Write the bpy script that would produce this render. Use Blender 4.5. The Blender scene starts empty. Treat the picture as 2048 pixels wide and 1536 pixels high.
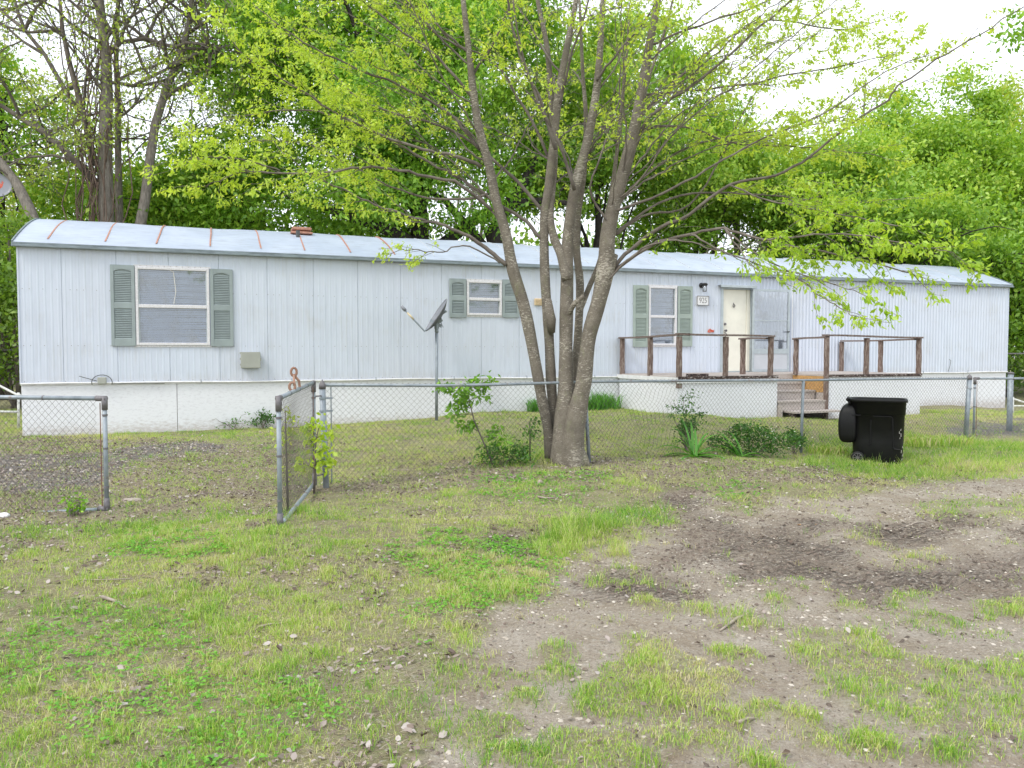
import bpy, math, random, time
import numpy as np
from mathutils import Vector
T0 = time.time()
random.seed(7); RNG = np.random.default_rng(7)
SC = bpy.context.scene; COL = SC.collection
R = math.radians

# ------------------------------------------------------------------ camera geometry
F = 1540.0; EYE = np.array([0, 0, 1.6]); PITCH = math.atan(64 / F)
CT, ST = math.cos(PITCH), math.sin(PITCH)
def ray(px, py):
    dx, du = (px - 1024) / F, (768 - py) / F
    return np.array([dx, CT + du * ST, -ST + du * CT])
def at(px, py, Y):
    d = ray(px, py); return EYE + d * (Y / d[1])
def G(px, py, z=0.0):
    d = ray(px, py); t = (z - 1.6) / d[2]; return EYE + d * t
# wall frame of the home
P0 = np.array([-8.365, 13.1]); WA = R(20.504); LEN = 23.58; BELT = 1.073; EAVE = 3.407; WID = 4.3
WD = np.array([math.cos(WA), math.sin(WA)]); WO = np.array([WD[1], -WD[0]])   # along, outward
def W(px, py, v=0.0):
    d = ray(px, py); q = P0 + WO * v
    t = (q[0] * WO[0] + q[1] * WO[1]) / (d[0] * WO[0] + d[1] * WO[1])
    p = EYE + d * t
    return float((p[0] - q[0]) * WD[0] + (p[1] - q[1]) * WD[1]), float(p[2])
def wv(u, v, z):
    p = P0 + WD * u + WO * v; return np.array([p[0], p[1], z])
def v_for(px, u):
    k = (px - 1024) / F / CT   # approx
    lo, hi = -1.0, 6.0
    f = lambda v: (wv(u, v, 0)[0]) - k * wv(u, v, 0)[1]
    for _ in range(40):
        m = (lo + hi) / 2
        if (f(lo) < 0) == (f(m) < 0): lo = m
        else: hi = m
    return lo

# ------------------------------------------------------------------ noise
def _h(ix, iy, s):
    n = (ix.astype(np.int64) * 374761393 + iy.astype(np.int64) * 668265263 + s * 1442695041) & 0x7fffffff
    n = ((n ^ (n >> 13)) * 1274126177) & 0x7fffffff
    return ((n ^ (n >> 16)) & 0xffff) / 65535.0
def vn(x, y, s=0):
    x = np.asarray(x, float); y = np.asarray(y, float)
    ix, iy = np.floor(x), np.floor(y); fx, fy = x - ix, y - iy
    fx = fx * fx * (3 - 2 * fx); fy = fy * fy * (3 - 2 * fy)
    a = _h(ix, iy, s); b = _h(ix + 1, iy, s); c = _h(ix, iy + 1, s); d = _h(ix + 1, iy + 1, s)
    return (a * (1 - fx) + b * fx) * (1 - fy) + (c * (1 - fx) + d * fx) * fy
def fbm(x, y, s=0, o=4):
    t = 0; a = .5; m = 0
    for i in range(o):
        t = t + a * vn(x * 2 ** i, y * 2 ** i, s + i * 17); m += a; a *= .5
    return t / m
def sst(a, b, x):
    t = np.clip((x - a) / (b - a), 0, 1); return t * t * (3 - 2 * t)
def sdist(poly, x, y):
    x = np.asarray(x, float); y = np.asarray(y, float)
    d = np.full(x.shape, 1e9); ins = np.zeros(x.shape, bool); n = len(poly)
    for i in range(n):
        ax, ay = poly[i]; bx, by = poly[(i + 1) % n]
        ex, ey = bx - ax, by - ay
        t = np.clip(((x - ax) * ex + (y - ay) * ey) / (ex * ex + ey * ey + 1e-9), 0, 1)
        d = np.minimum(d, np.hypot(x - ax - t * ex, y - ay - t * ey))
        c = (ay > y) != (by > y)
        xi = ex * (y - ay) / (ey if abs(ey) > 1e-9 else 1e-9) + ax
        ins ^= c & (x < xi)
    return np.where(ins, d, -d)
def plan(pts): return [tuple(G(a, b)[:2]) for a, b in pts]

# ------------------------------------------------------------------ ground height
_cp = [(0, 0, 0), (-2, 3, .0), (2, 3, 0), (0, 5, .0), (4, 5, -.03), (-4, 5, 0.02), (8, 8, -.1), (12, 12, -.1), (-7, 8, .03)]
for px, py, Y in [(646, 975, 9.0), (1178, 925, 10.67), (1607, 905, 12.5), (1935, 880, 14.4), (209, 1024, 7.5), (556, 1058, 6.5),
                  (1750, 930, 11.6), (1135, 928, 10.4)]:
    p = at(px, py, Y); _cp.append((p[0], p[1], p[2]))
for px, py, v in [(42, 872, 0), (370, 862, 0), (550, 855, 0), (740, 843, 0), (1000, 822, 0), (1240, 815, 0), (1355, 828, 2.4),
                  (1545, 836, 2.4), (1700, 836, 2.4), (1848, 828, 2.4), (1856, 811, 0), (2015, 815, 0)]:
    u, z = W(px, py, v); p = wv(u, v, z); _cp.append((p[0], p[1], p[2]))
    if v == 0: _cp.append((p[0] - WO[0] * 5, p[1] - WO[1] * 5, p[2]))
_cp = np.array(_cp)
def zg(x, y):
    x = np.asarray(x, float); y = np.asarray(y, float)
    s = np.zeros(x.shape); w = np.full(x.shape, 1e-6)
    for cx, cy, cz in _cp:
        k = 1.0 / (((x - cx) ** 2 + (y - cy) ** 2 + .35) ** 1.6)
        s = s + k * cz; w = w + k
    return s / w
def zgf(x, y): return float(zg(np.array([x]), np.array([y]))[0])

# ------------------------------------------------------------------ ground zones (plan polygons)
Z_DIRT = plan([(880, 1570), (870, 1430), (900, 1350), (960, 1290), (960, 1240), (1060, 1215), (1120, 1140), (1130, 1105), (1230, 1085),
               (1300, 1070), (1340, 1030), (1310, 990), (1400, 985), (1500, 1030), (1560, 1000), (1700, 985), (1830, 962), (2048, 930),
               (2400, 915), (3600, 1000), (3600, 1700), (900, 2200)])
Z_ISL = [(plan([(1230, 1262), (1307, 1277), (1409, 1318), (1425, 1375), (1353, 1426), (1286, 1431), (1200, 1431), (1107, 1415), (1153, 1359), (1225, 1308)]), 1.0),
         (plan([(1087, 1446), (1194, 1441), (1286, 1441), (1307, 1560), (1060, 1560)]), 1.0),
         (plan([(1593, 1257), (1767, 1252), (1818, 1298), (1946, 1318), (1972, 1385), (1870, 1451), (1767, 1426), (1650, 1370)]), .55),
         (plan([(1962, 1185), (2048, 1180), (2120, 1226), (2000, 1215)]), .9),
         (plan([(1987, 1288), (2080, 1300), (2100, 1420), (1980, 1400)]), .5),
         (plan([(1849, 1001), (2090, 975), (2090, 1032), (1870, 1032)]), .55),
         (plan([(1180, 1130), (1290, 1120), (1300, 1160), (1200, 1175)]), .5)]
TUFTS = [(1105, 1300), (1110, 1338), (1052, 1390), (1455, 1300), (1490, 1305), (1345, 1475), (1430, 1480), (950, 1468), (1240, 1110), (1330, 1210),
         (1290, 1200), (1390, 1215), (1560, 1200), (1450, 1345), (1530, 1420), (1600, 1440), (1520, 1530), (1640, 1480), (1000, 1440), (905, 1350),
         (1450, 1440), (1400, 1390), (1700, 1210), (1800, 1190), (1880, 1230), (1850, 1440), (1900, 1500), (470, 985), (560, 1310), (1010, 1500), (1750, 1490)]
TUFTS = [tuple(G(a, b)[:2]) for a, b in TUFTS]
Z_MUD = [plan(p) for p in [
    [(1300, 960), (1370, 980), (1400, 1030), (1500, 1050), (1620, 1040), (1600, 1085), (1400, 1120), (1330, 1180), (1210, 1190), (1240, 1140), (1330, 1090), (1350, 1050)],
    [(1480, 1110), (1700, 1080), (1640, 1135), (1470, 1150)], [(1750, 1062), (1920, 1030), (1900, 1068), (1780, 1085)],
    [(1700, 1145), (1900, 1110), (2100, 1060), (2100, 1110), (1900, 1165), (1740, 1180)],
    [(1020, 1075), (1130, 1060), (1110, 1085), (1030, 1092)]]]
Z_LIT = [plan(p) for p in [
    [(-900, 870), (60, 890), (300, 902), (620, 905), (630, 965), (720, 965), (1100, 905), (1110, 962), (900, 990), (640, 990), (500, 1010), (330, 1030), (120, 1095), (-400, 1120), (-1500, 1000)],
    [(1180, 925), (1420, 928), (1700, 925), (1780, 958), (1500, 975), (1180, 960)]]]
Z_DRK = [plan(p) for p in [[(30, 925), (200, 930), (330, 908), (520, 898), (430, 920), (260, 945), (215, 990), (60, 990), (-200, 1000), (-200, 940)], [(1900, 858), (2300, 852), (2300, 872), (1900, 870)]]]
Z_CLO = [plan(p) for p in [
    [(270, 1090), (330, 1073), (430, 1095), (450, 1130), (350, 1145), (280, 1125)],
    [(800, 1110), (900, 1085), (1080, 1095), (1110, 1140), (1080, 1210), (950, 1228), (860, 1210), (800, 1170)],
    [(-100, 1250), (100, 1240), (300, 1270), (350, 1340), (200, 1400), (-100, 1380)], [(400, 1380), (560, 1400), (560, 1470), (420, 1480)],
    [(60, 1430), (300, 1400), (360, 1560), (60, 1560)], [(900, 965), (1180, 950), (1250, 985), (1100, 1010), (930, 1000)], [(1360, 980), (1480, 975), (1500, 1010), (1400, 1010)]]]
Z_TALL = [plan(p) for p in [[(1600, 880), (2060, 880), (2060, 945), (1700, 950), (1600, 930)], [(1040, 1090), (1120, 1060), (1260, 1050), (1240, 1085), (1100, 1110)],
                            [(1180, 1040), (1340, 1020), (1350, 1050), (1200, 1065)], [(960, 900), (1130, 905), (1140, 950), (980, 950)]]]
def zones(x, y):
    n1 = fbm(x * 1.7, y * 1.7, 3) - .5; n2 = fbm(x * 6, y * 6, 9) - .5
    wob = n1 * .9 + n2 * .35
    dirt = sst(-.10, .16, sdist(Z_DIRT, x, y) + wob * .8)
    isl = np.zeros_like(dirt)
    for p, a in Z_ISL: isl = np.maximum(isl, a * sst(-.08, .08, sdist(p, x, y) + wob * .35))
    for tx, ty in TUFTS: isl = np.maximum(isl, sst(.13, .05, np.hypot(x - tx, (y - ty)) + n2 * .05))
    mud = np.zeros_like(dirt)
    for p in Z_MUD: mud = np.maximum(mud, sst(-.42, .26, sdist(p, x, y) + wob * .9))
    lit = np.zeros_like(dirt)
    for p in Z_LIT: lit = np.maximum(lit, sst(-.35, .3, sdist(p, x, y) + wob * 1.6))
    drk = np.zeros_like(dirt)
    for p in Z_DRK: drk = np.maximum(drk, sst(-.2, .25, sdist(p, x, y) + wob * 1.2))
    clo = np.zeros_like(dirt)
    for p in Z_CLO: clo = np.maximum(clo, sst(-.22, .25, sdist(p, x, y) + wob * 1.5) * (1.0 if p in Z_CLO[:2] else .5))
    tall = np.zeros_like(dirt)
    for p in Z_TALL: tall = np.maximum(tall, sst(-.15, .15, sdist(p, x, y) + wob * .5))
    return dict(dirt=dirt, isl=isl, mud=mud, lit=lit, drk=drk, clo=clo, tall=tall)

# ------------------------------------------------------------------ mesh builder
class MB:
    def __init__(s): s.v = []; s.f = []; s.m = []; s.n = 0; s.st = []
    def add(s, verts, faces, mi=0):
        s.st.append((len(s.v), len(s.f))); b = s.n; s.v.extend([tuple(map(float, p)) for p in verts]); s.n = len(s.v)
        for f in faces: s.f.append(tuple(i + b for i in f)); s.m.append(mi)
    def box(s, a, b, mi=0):
        x0, y0, z0 = a; x1, y1, z1 = b
        s.add([(x0, y0, z0), (x1, y0, z0), (x1, y1, z0), (x0, y1, z0), (x0, y0, z1), (x1, y0, z1), (x1, y1, z1), (x0, y1, z1)],
              [(0, 3, 2, 1), (4, 5, 6, 7), (0, 1, 5, 4), (1, 2, 6, 5), (2, 3, 7, 6), (3, 0, 4, 7)], mi)
    def bbox(s, a, b, c=.006, mi=0):
        """box with chamfered vertical+horizontal edges"""
        x0, y0, z0 = a; x1, y1, z1 = b; v = []
        for z, i in ((z0, c), (z0 + c, 0), (z1 - c, 0), (z1, c)):
            v += [(x0 + c + i, y0 + i, z), (x1 - c - i, y0 + i, z), (x1 - i, y0 + c + i, z), (x1 - i, y1 - c - i, z), (x1 - c - i, y1 - i, z), (x0 + c + i, y1 - i, z), (x0 + i, y1 - c - i, z), (x0 + i, y0 + c + i, z)]
        f = [tuple(range(7, -1, -1)), tuple(range(24, 32))]
        for k in range(3):
            for i in range(8): j = (i + 1) % 8; f.append((k * 8 + i, k * 8 + j, k * 8 + 8 + j, k * 8 + 8 + i))
        s.add(v, f, mi)
    def tube(s, pts, rad, n=8, mi=0, cap=True):
        pts = [np.array(p, float) for p in pts]
        if not hasattr(rad, '__len__'): rad = [rad] * len(pts)
        v = []; up = None; L = len(pts)
        for i, p in enumerate(pts):
            d = pts[min(i + 1, L - 1)] - pts[max(i - 1, 0)]; d = d / (np.linalg.norm(d) + 1e-9)
            if up is None:
                up = np.array([0, 0, 1.]) if abs(d[2]) < .9 else np.array([1., 0, 0])
            a = up - d * np.dot(up, d); a /= np.linalg.norm(a) + 1e-9; b = np.cross(d, a); up = a
            for k in range(n):
                t = 2 * math.pi * k / n; v.append(p + (a * math.cos(t) + b * math.sin(t)) * rad[i])
        f = []
        for i in range(L - 1):
            for k in range(n):
                q = (k + 1) % n; f.append((i * n + k, i * n + q, (i + 1) * n + q, (i + 1) * n + k))
        if cap: f.append(tuple(range(n - 1, -1, -1))); f.append(tuple((L - 1) * n + k for k in range(n)))
        s.add(v, f, mi)
    def beam(s, a, b, w, h, mi=0):
        a = np.array(a, float); b = np.array(b, float); d = b - a; d /= np.linalg.norm(d)
        up = np.array([0, 0, 1.]) if abs(d[2]) < .95 else np.array([WD[0], WD[1], 0.])
        x = np.cross(d, up); x /= np.linalg.norm(x); y = np.cross(x, d); v = []
        for p in (a, b):
            for i, j in ((-1, -1), (1, -1), (1, 1), (-1, 1)): v.append(p + x * i * w / 2 + y * j * h / 2)
        s.add(v, [(0, 1, 2, 3), (7, 6, 5, 4), (0, 4, 5, 1), (1, 5, 6, 2), (2, 6, 7, 3), (3, 7, 4, 0)], mi)
    def build(s, name, mats, parent=None, smooth=False):
        if not isinstance(mats, (list, tuple)): mats = [mats]
        off = origin(parent)
        me = bpy.data.meshes.new(name)
        me.from_pydata([(p[0] - off[0], p[1] - off[1], p[2] - off[2]) for p in s.v], [], s.f)
        for m in mats: me.materials.append(m)
        if len(mats) > 1: me.polygons.foreach_set('material_index', s.m)
        if smooth: me.polygons.foreach_set('use_smooth', [True] * len(me.polygons))
        me.update(); o = bpy.data.objects.new(name, me); COL.objects.link(o)
        if parent: o.parent = parent
        return o
def each(b, name, mats, parent=None, smooth=False, per=1):
    """one object per piece (per = number of add() calls in a piece)"""
    out = []
    for i in range(0, len(b.st), per):
        q = MB(); v0 = b.st[i][0]; f0 = b.st[i][1]; j = i + per; v1 = b.st[j][0] if j < len(b.st) else len(b.v); f1 = b.st[j][1] if j < len(b.st) else len(b.f)
        q.v = b.v[v0:v1]; q.f = [tuple(k - v0 for k in f) for f in b.f[f0:f1]]; q.m = b.m[f0:f1]; out.append(q.build(name, mats, parent, smooth))
    return out
def origin(o):
    if o is None: return (0, 0, 0)
    while o.parent: o = o.parent
    return (0, 0, 0) if o.get('_local') else tuple(o.location)
def raw(name, verts, faces, mat, parent=None, fattr=None, vattr=None, smooth=False):
    """fast mesh: faces all of one size (n,k); fattr = dict of per-face floats"""
    off = np.array(origin(parent)); verts = np.asarray(verts, np.float32) - off.astype(np.float32); faces = np.asarray(faces, np.int32)
    me = bpy.data.meshes.new(name); n, k = faces.shape
    me.vertices.add(len(verts)); me.vertices.foreach_set('co', verts.ravel())
    me.loops.add(n * k); me.loops.foreach_set('vertex_index', faces.ravel())
    me.polygons.add(n); me.polygons.foreach_set('loop_start', np.arange(0, n * k, k, dtype=np.int32))
    if smooth: me.polygons.foreach_set('use_smooth', np.ones(n, bool))
    for dd, dom in ((fattr, 'FACE'), (vattr, 'POINT')):
        for a, val in (dd or {}).items():
            at_ = me.attributes.new(a, 'FLOAT', dom); at_.data.foreach_set('value', np.asarray(val, np.float32))
    me.materials.append(mat); me.update(calc_edges=True); me.validate()
    o = bpy.data.objects.new(name, me); COL.objects.link(o)
    if parent: o.parent = parent
    return o
def thing(name, loc, label, cat, group=None, rz=0, local=False):
    o = bpy.data.objects.new(name, None); COL.objects.link(o); o.location = tuple(map(float, loc)); o.rotation_euler = (0, 0, rz)
    o['label'] = label; o['category'] = cat
    if group: o['group'] = group
    if local: o['_local'] = 1
    return o
def tag(o, label=None, cat=None, group=None, kind=None):
    for k, v in (('label', label), ('category', cat), ('group', group), ('kind', kind)):
        if v: o[k] = v
    return o

# ------------------------------------------------------------------ materials
class NT:
    def __init__(s, name):
        s.m = bpy.data.materials.new(name); s.m.use_nodes = True; s.t = s.m.node_tree; s.t.nodes.clear()
        s.out = s.n('ShaderNodeOutputMaterial')
    def n(s, t, **k):
        q = s.t.nodes.new(t)
        for a, b in k.items(): setattr(q, a, b)
        return q
    def l(s, a, b): s.t.links.new(a, b)
    def coord(s, kind='Object', scale=(1, 1, 1), rot=(0, 0, 0)):
        c = s.n('ShaderNodeTexCoord'); m = s.n('ShaderNodeMapping'); m.inputs['Scale'].default_value = scale; m.inputs['Rotation'].default_value = rot
        s.l(c.outputs[kind], m.inputs['Vector']); return m.outputs[0]
    def noise(s, vec, sc, det=4, rough=.6):
        q = s.n('ShaderNodeTexNoise'); q.inputs['Scale'].default_value = sc; q.inputs['Detail'].default_value = det; q.inputs['Roughness'].default_value = rough
        if vec is not None: s.l(vec, q.inputs['Vector'])
        return q.outputs['Fac']
    def ramp(s, fac, stops, interp='LINEAR'):
        q = s.n('ShaderNodeValToRGB'); e = q.color_ramp; e.interpolation = interp
        while len(e.elements) < len(stops): e.elements.new(.5)
        for el, (p, c) in zip(e.elements, stops):
            el.position = p; el.color = (*c, 1) if hasattr(c, '__len__') else (c, c, c, 1)
        s.l(fac, q.inputs[0]); return q.outputs[0]
    def mix(s, fac, a, b, mode='MIX'):
        q = s.n('ShaderNodeMix', data_type='RGBA', blend_type=mode)
        for i, x in ((0, fac), (6, a), (7, b)):
            if hasattr(x, 'is_linked'): s.l(x, q.inputs[i])
            elif hasattr(x, '__len__'): q.inputs[i].default_value = (*x, 1)
            else: q.inputs[i].default_value = x if i == 0 else (x, x, x, 1)
        return q.outputs[2]
    def math(s, op, a, b=0.0):
        q = s.n('ShaderNodeMath', operation=op)
        for i, x in ((0, a), (1, b)):
            if hasattr(x, 'is_linked'): s.l(x, q.inputs[i])
            else: q.inputs[i].default_value = x
        return q.outputs[0]
    def attr(s, name):
        q = s.n('ShaderNodeAttribute'); q.attribute_name = name; return q.outputs['Fac']
    def pr(s, col, rough=.6, metal=0, bump=None, bs=.3, bd=.01, spec=.5):
        p = s.n('ShaderNodeBsdfPrincipled')
        for nm, x in (('Base Color', col), ('Roughness', rough)):
            if hasattr(x, 'is_linked'): s.l(x, p.inputs[nm])
            else: p.inputs[nm].default_value = (*x, 1) if hasattr(x, '__len__') else x
        p.inputs['Metallic'].default_value = metal; p.inputs['Specular IOR Level'].default_value = spec
        if bump is not None:
            b = s.n('ShaderNodeBump'); b.inputs['Strength'].default_value = bs; b.inputs['Distance'].default_value = bd
            s.l(bump, b.inputs['Height']); s.l(b.outputs[0], p.inputs['Normal'])
        s.l(p.outputs[0], s.out.inputs[0]); return s.m
def simple(name, col, rough=.6, metal=0, var=.25, sc=6, bs=.15, stretch=(1, 1, 1), spec=.5):
    t = NT(name); v = t.coord('Object', stretch); f = t.noise(v, sc, 5)
    lo = tuple(c * (1 - var) for c in col); hi = tuple(min(1, c * (1 + var)) for c in col)
    return t.pr(t.ramp(f, [(.3, lo), (.7, hi)]), rough, metal, t.noise(v, sc * 6, 4), bs, .004, spec)
def leafmat(name, cols, trans=.45, ytrans=(1.15, 1.1, .55)):
    t = NT(name); r = t.attr('rnd')
    c = t.ramp(r, [(i / (len(cols) - 1), k) for i, k in enumerate(cols)])
    d = t.n('ShaderNodeBsdfDiffuse'); t.l(c, d.inputs[0])
    tr = t.n('ShaderNodeBsdfTranslucent'); t.l(t.mix(1.0, c, ytrans, 'MULTIPLY'), tr.inputs[0])
    m = t.n('ShaderNodeMixShader'); m.inputs[0].default_value = trans; t.l(d.outputs[0], m.inputs[1]); t.l(tr.outputs[0], m.inputs[2])
    g = t.n('ShaderNodeBsdfGlossy'); g.inputs['Roughness'].default_value = .45; g.inputs[0].default_value = (1, 1, 1, 1)
    m2 = t.n('ShaderNodeMixShader'); m2.inputs[0].default_value = .035; t.l(m.outputs[0], m2.inputs[1]); t.l(g.outputs[0], m2.inputs[2])
    t.l(m2.outputs[0], t.out.inputs[0]); return t.m
M = {}
def mk():
    # siding: painted metal, faint streaks and grime
    t = NT('painted_siding'); v = t.coord('Object', (1.2, 1, .15)); a = t.noise(v, 5, 5, .65)
    c = t.ramp(a, [(.25, (.53, .58, .67)), (.5, (.60, .652, .75)), (.8, (.62, .672, .77))])
    v2 = t.coord('Object', (1, 1, 1)); b = t.noise(v2, .5, 3); c = t.mix(t.ramp(b, [(.4, 0.), (.75, .35)]), c, (.56, .565, .63))
    sp = t.noise(t.coord('Object', (1, 1, 1)), 22, 2); c = t.mix(t.ramp(sp, [(.74, 0.), (.80, .35)]), c, (.42, .36, .30))
    sx = t.n('ShaderNodeSeparateXYZ'); tc = t.n('ShaderNodeTexCoord'); t.l(tc.outputs['Object'], sx.inputs[0])
    lowz = t.ramp(sx.outputs['Z'], [(0, 1.), (1, 0.)])
    dz = t.math('MULTIPLY', t.math('SUBTRACT', 1.42, sx.outputs['Z']), 2.6)
    st = t.math('MULTIPLY', t.noise(t.coord('Object', (6, 1, .5)), 4, 4), dz)
    c = t.mix(t.ramp(st, [(.25, 0.), (.7, .4)]), c, (.42, .38, .34))
    stk = t.noise(t.coord('Object', (9, 1, .25)), 3, 5, .7); blo = t.noise(t.coord('Object', (.6, 1, .8)), 2, 3)
    c = t.mix(t.ramp(t.math('MULTIPLY', stk, blo), [(.27, 0.), (.42, .42)]), c, (.47, .47, .46))
    dent = t.noise(t.coord('Object', (.9, 1, .9)), 2.2, 3); M['siding'] = t.pr(c, .5, 0, dent, .35, .03, .35)
    M['screw'] = simple('screw_heads', (.25, .24, .23), .5)
    M['seamdark'] = simple('panel_seam', (.36, .40, .45), .7)
    # skirting: white painted strand board
    t = NT('skirting_board'); v = t.coord('Object', (1, 1, 2.2)); a = t.noise(v, 14, 5, .7)
    c = t.ramp(a, [(.3, (.64, .64, .68)), (.48, (.76, .77, .81)), (.8, (.79, .80, .84))])
    sx = t.n('ShaderNodeSeparateXYZ'); tc = t.n('ShaderNodeTexCoord'); t.l(tc.outputs['Object'], sx.inputs[0])
    dz = t.math('MULTIPLY', t.math('SUBTRACT', .72, sx.outputs['Z']), 1.5)
    st = t.math('MULTIPLY', t.noise(t.coord('Object', (1, 1, 2.5)), 9, 6, .75), dz)
    c = t.mix(t.ramp(st, [(.26, 0.), (.42, .5)]), c, (.36, .29, .25))
    M['skirt'] = t.pr(c, .75, 0, t.noise(v, 26, 5, .7), .5, .008)
    # roof
    t = NT('coated_roof'); v = t.coord('Object', (1, 1, 1)); a = t.noise(v, 1.3, 5, .6)
    c = t.ramp(a, [(.3, (.37, .425, .52)), (.6, (.45, .505, .60))]); b = t.noise(t.coord('Object', (.5, 2.5, 2)), 6, 5, .7)
    c = t.mix(t.ramp(b, [(.48, 0.), (.68, .5)]), c, (.27, .29, .32)); M['roof'] = t.pr(c, .45, 0, t.noise(v, 3, 3), .2, .03)
    M['rust'] = simple('rusty_sealant', (.40, .20, .14), .8, 0, .35, 18)
    M['sealant'] = simple('pale_sealant', (.50, .52, .55), .7, 0, .15, 18)
    M['trim'] = simple('eave_trim_metal', (.19, .23, .25), .45, 0, .35, 5, stretch=(1, 1, 6))
    M['white'] = simple('white_trim_paint', (.74, .74, .75), .5, 0, .12, 9)
    M['dirtywhite'] = simple('weathered_white_frame', (.68, .67, .69), .6, 0, .15, 30)
    M['shutter'] = simple('sage_plastic', (.285, .335, .338), .5, 0, .10, 5, .1)
    M['shutter2'] = simple('faded_sage_plastic', (.32, .38, .345), .55, 0, .10, 5, .1)
    M['blind'] = simple('blind_slats', (.66, .73, .88), .5, 0, .06, 4)
    M['dark'] = simple('dark_interior', (.03, .035, .04), .9)
    M['alum'] = simple('dull_aluminium', (.42, .47, .50), .4, .3, .12, 10)
    M['cream'] = simple('cream_door_paint', (.79, .765, .67), .5, 0, .06, 3)
    M['ltgrey'] = simple('grey_kick_panel', (.50, .52, .56), .45, 0, .06, 3)
    M['box'] = simple('grey_plastic_box', (.36, .37, .33), .5, 0, .06, 6)
    M['almond'] = simple('aged_almond_plastic', (.62, .48, .30), .6, 0, .2, 20)
    M['black'] = simple('black_paint', (.012, .012, .013), .45)
    M['red'] = simple('red_ornament_paint', (.62, .11, .05), .5)
    M['rope'] = simple('white_cord', (.75, .73, .68), .7)
    t = NT('window_glass'); tr = t.n('ShaderNodeBsdfTransparent'); tr.inputs[0].default_value = (.93, .95, .97, 1)
    g = t.n('ShaderNodeBsdfGlossy'); g.inputs['Roughness'].default_value = .04
    fr = t.n('ShaderNodeFresnel'); fr.inputs[0].default_value = 1.5; mm = t.n('ShaderNodeMixShader')
    t.l(t.math('ADD', t.math('MULTIPLY', fr.outputs[0], 1.5), .05), mm.inputs[0]); t.l(tr.outputs[0], mm.inputs[1]); t.l(g.outputs[0], mm.inputs[2])
    d = t.n('ShaderNodeBsdfDiffuse'); d.inputs[0].default_value = (.5, .5, .48, 1); m3 = t.n('ShaderNodeMixShader')
    t.l(t.ramp(t.noise(t.coord('Object', (1, 1, 1)), 3, 3, .6), [(.5, .02), (.8, .25)]), m3.inputs[0]); t.l(mm.outputs[0], m3.inputs[1]); t.l(d.outputs[0], m3.inputs[2]); t.l(m3.outputs[0], t.out.inputs[0]); M['glass'] = t.m
    # galvanised
    t = NT('galvanised_pipe'); a = t.noise(t.coord('Object', (1, 1, .6)), 9, 5, .7)
    c = t.ramp(a, [(.3, (.19, .22, .25)), (.6, (.31, .35, .39)), (.75, (.36, .36, .35))]); r = t.noise(t.coord('Object', (1, 1, 1)), 5, 4)
    c = t.mix(t.ramp(r, [(.62, 0.), (.72, .8)]), c, (.20, .10, .06)); M['galv'] = t.pr(c, .5, .25, t.noise(None, 60), .1, .002)
    M['cast'] = simple('cast_fitting', (.16, .15, .16), .6, .2, .3, 20)
    t = NT('fence_wire'); a = t.noise(t.coord('Object', (1, 1, 1)), 2.5, 4); M['wire'] = t.pr(t.ramp(a, [(.35, (.075, .06, .05)), (.65, (.12, .115, .11))]), .65, .2)
    M['rustiron'] = simple('rusted_iron', (.20, .09, .06), .85, 0, .4, 25)
    M['latch'] = simple('rust_brown_latch', (.30, .17, .12), .8, 0, .3, 25)
    # weathered brown wood
    t = NT('weathered_brown_wood'); a = t.noise(t.coord('Object', (9, 9, 1.1)), 7, 6, .7)
    c = t.ramp(a, [(.32, (.065, .04, .034)), (.5, (.165, .11, .09)), (.62, (.34, .29, .26))]); M['wood'] = t.pr(c, .85, 0, a, .6, .01)
    t = NT('weathered_rail_wood'); a = t.noise(t.coord('Object', (1.1, 9, 9)), 7, 6, .7)
    c = t.ramp(a, [(.35, (.07, .045, .04)), (.5, (.17, .125, .11)), (.65, (.30, .26, .235))]); M['railwood'] = t.pr(c, .85, 0, a, .6, .01)
    t = NT('rotten_board'); a = t.noise(t.coord('Object', (1.5, 8, 8)), 5, 6, .7)
    c = t.ramp(a, [(.40, (.02, .016, .016)), (.55, (.10, .06, .05)), (.62, (.5, .48, .46))]); M['rot'] = t.pr(c, .9, 0, a, .7, .01)
    t = NT('deck_plank'); a = t.noise(t.coord('Object', (1.2, 12, 9)), 6, 6, .7)
    c = t.ramp(a, [(.3, (.33, .28, .25)), (.6, (.50, .45, .42)), (.8, (.56, .52, .50))]); M['plank'] = t.pr(c, .85, 0, a, .4, .006)
    t = NT('strand_board'); a = t.noise(t.coord('Object', (1, 1, 1)), 22, 5, .75)
    M['osb'] = t.pr(t.ramp(a, [(.3, (.33, .17, .06)), (.6, (.55, .33, .13))]), .8, 0, a, .3, .005)
    # bin
    t = NT('black_bin_plastic'); a = t.noise(t.coord('Object', (1, 1, 1)), 5, 5); s2 = t.noise(t.coord('Object', (9, 9, 2)), 5, 4, .7)
    c = t.ramp(a, [(.3, (.005, .005, .006)), (.7, (.010, .010, .011))]); c = t.mix(t.ramp(s2, [(.70, 0.), (.76, .6)]), c, (.22, .22, .21))
    M['bin'] = t.pr(c, .5, 0, t.noise(t.coord('Object'), 90, 2), .12, .002, .3)
    M['scuff'] = simple('pale_scuff', (.42, .40, .38), .8)
    # bark
    t = NT('speckled_bark'); v = t.coord('Object', (1, 1, 1)); a = t.noise(v, 5, 6, .75)
    c = t.ramp(a, [(.3, (.115, .10, .08)), (.55, (.205, .18, .145)), (.75, (.29, .262, .215))])
    fine = t.noise(t.coord('Object', (10, 10, 22)), 5, 5, .75); c = t.mix(t.ramp(fine, [(.40, .6), (.52, 0.)]), c, (.11, .085, .068))
    sp = t.noise(t.coord('Object', (9, 9, 30)), 2.4, 5, .7); where = t.noise(v, 2.2, 3)
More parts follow.
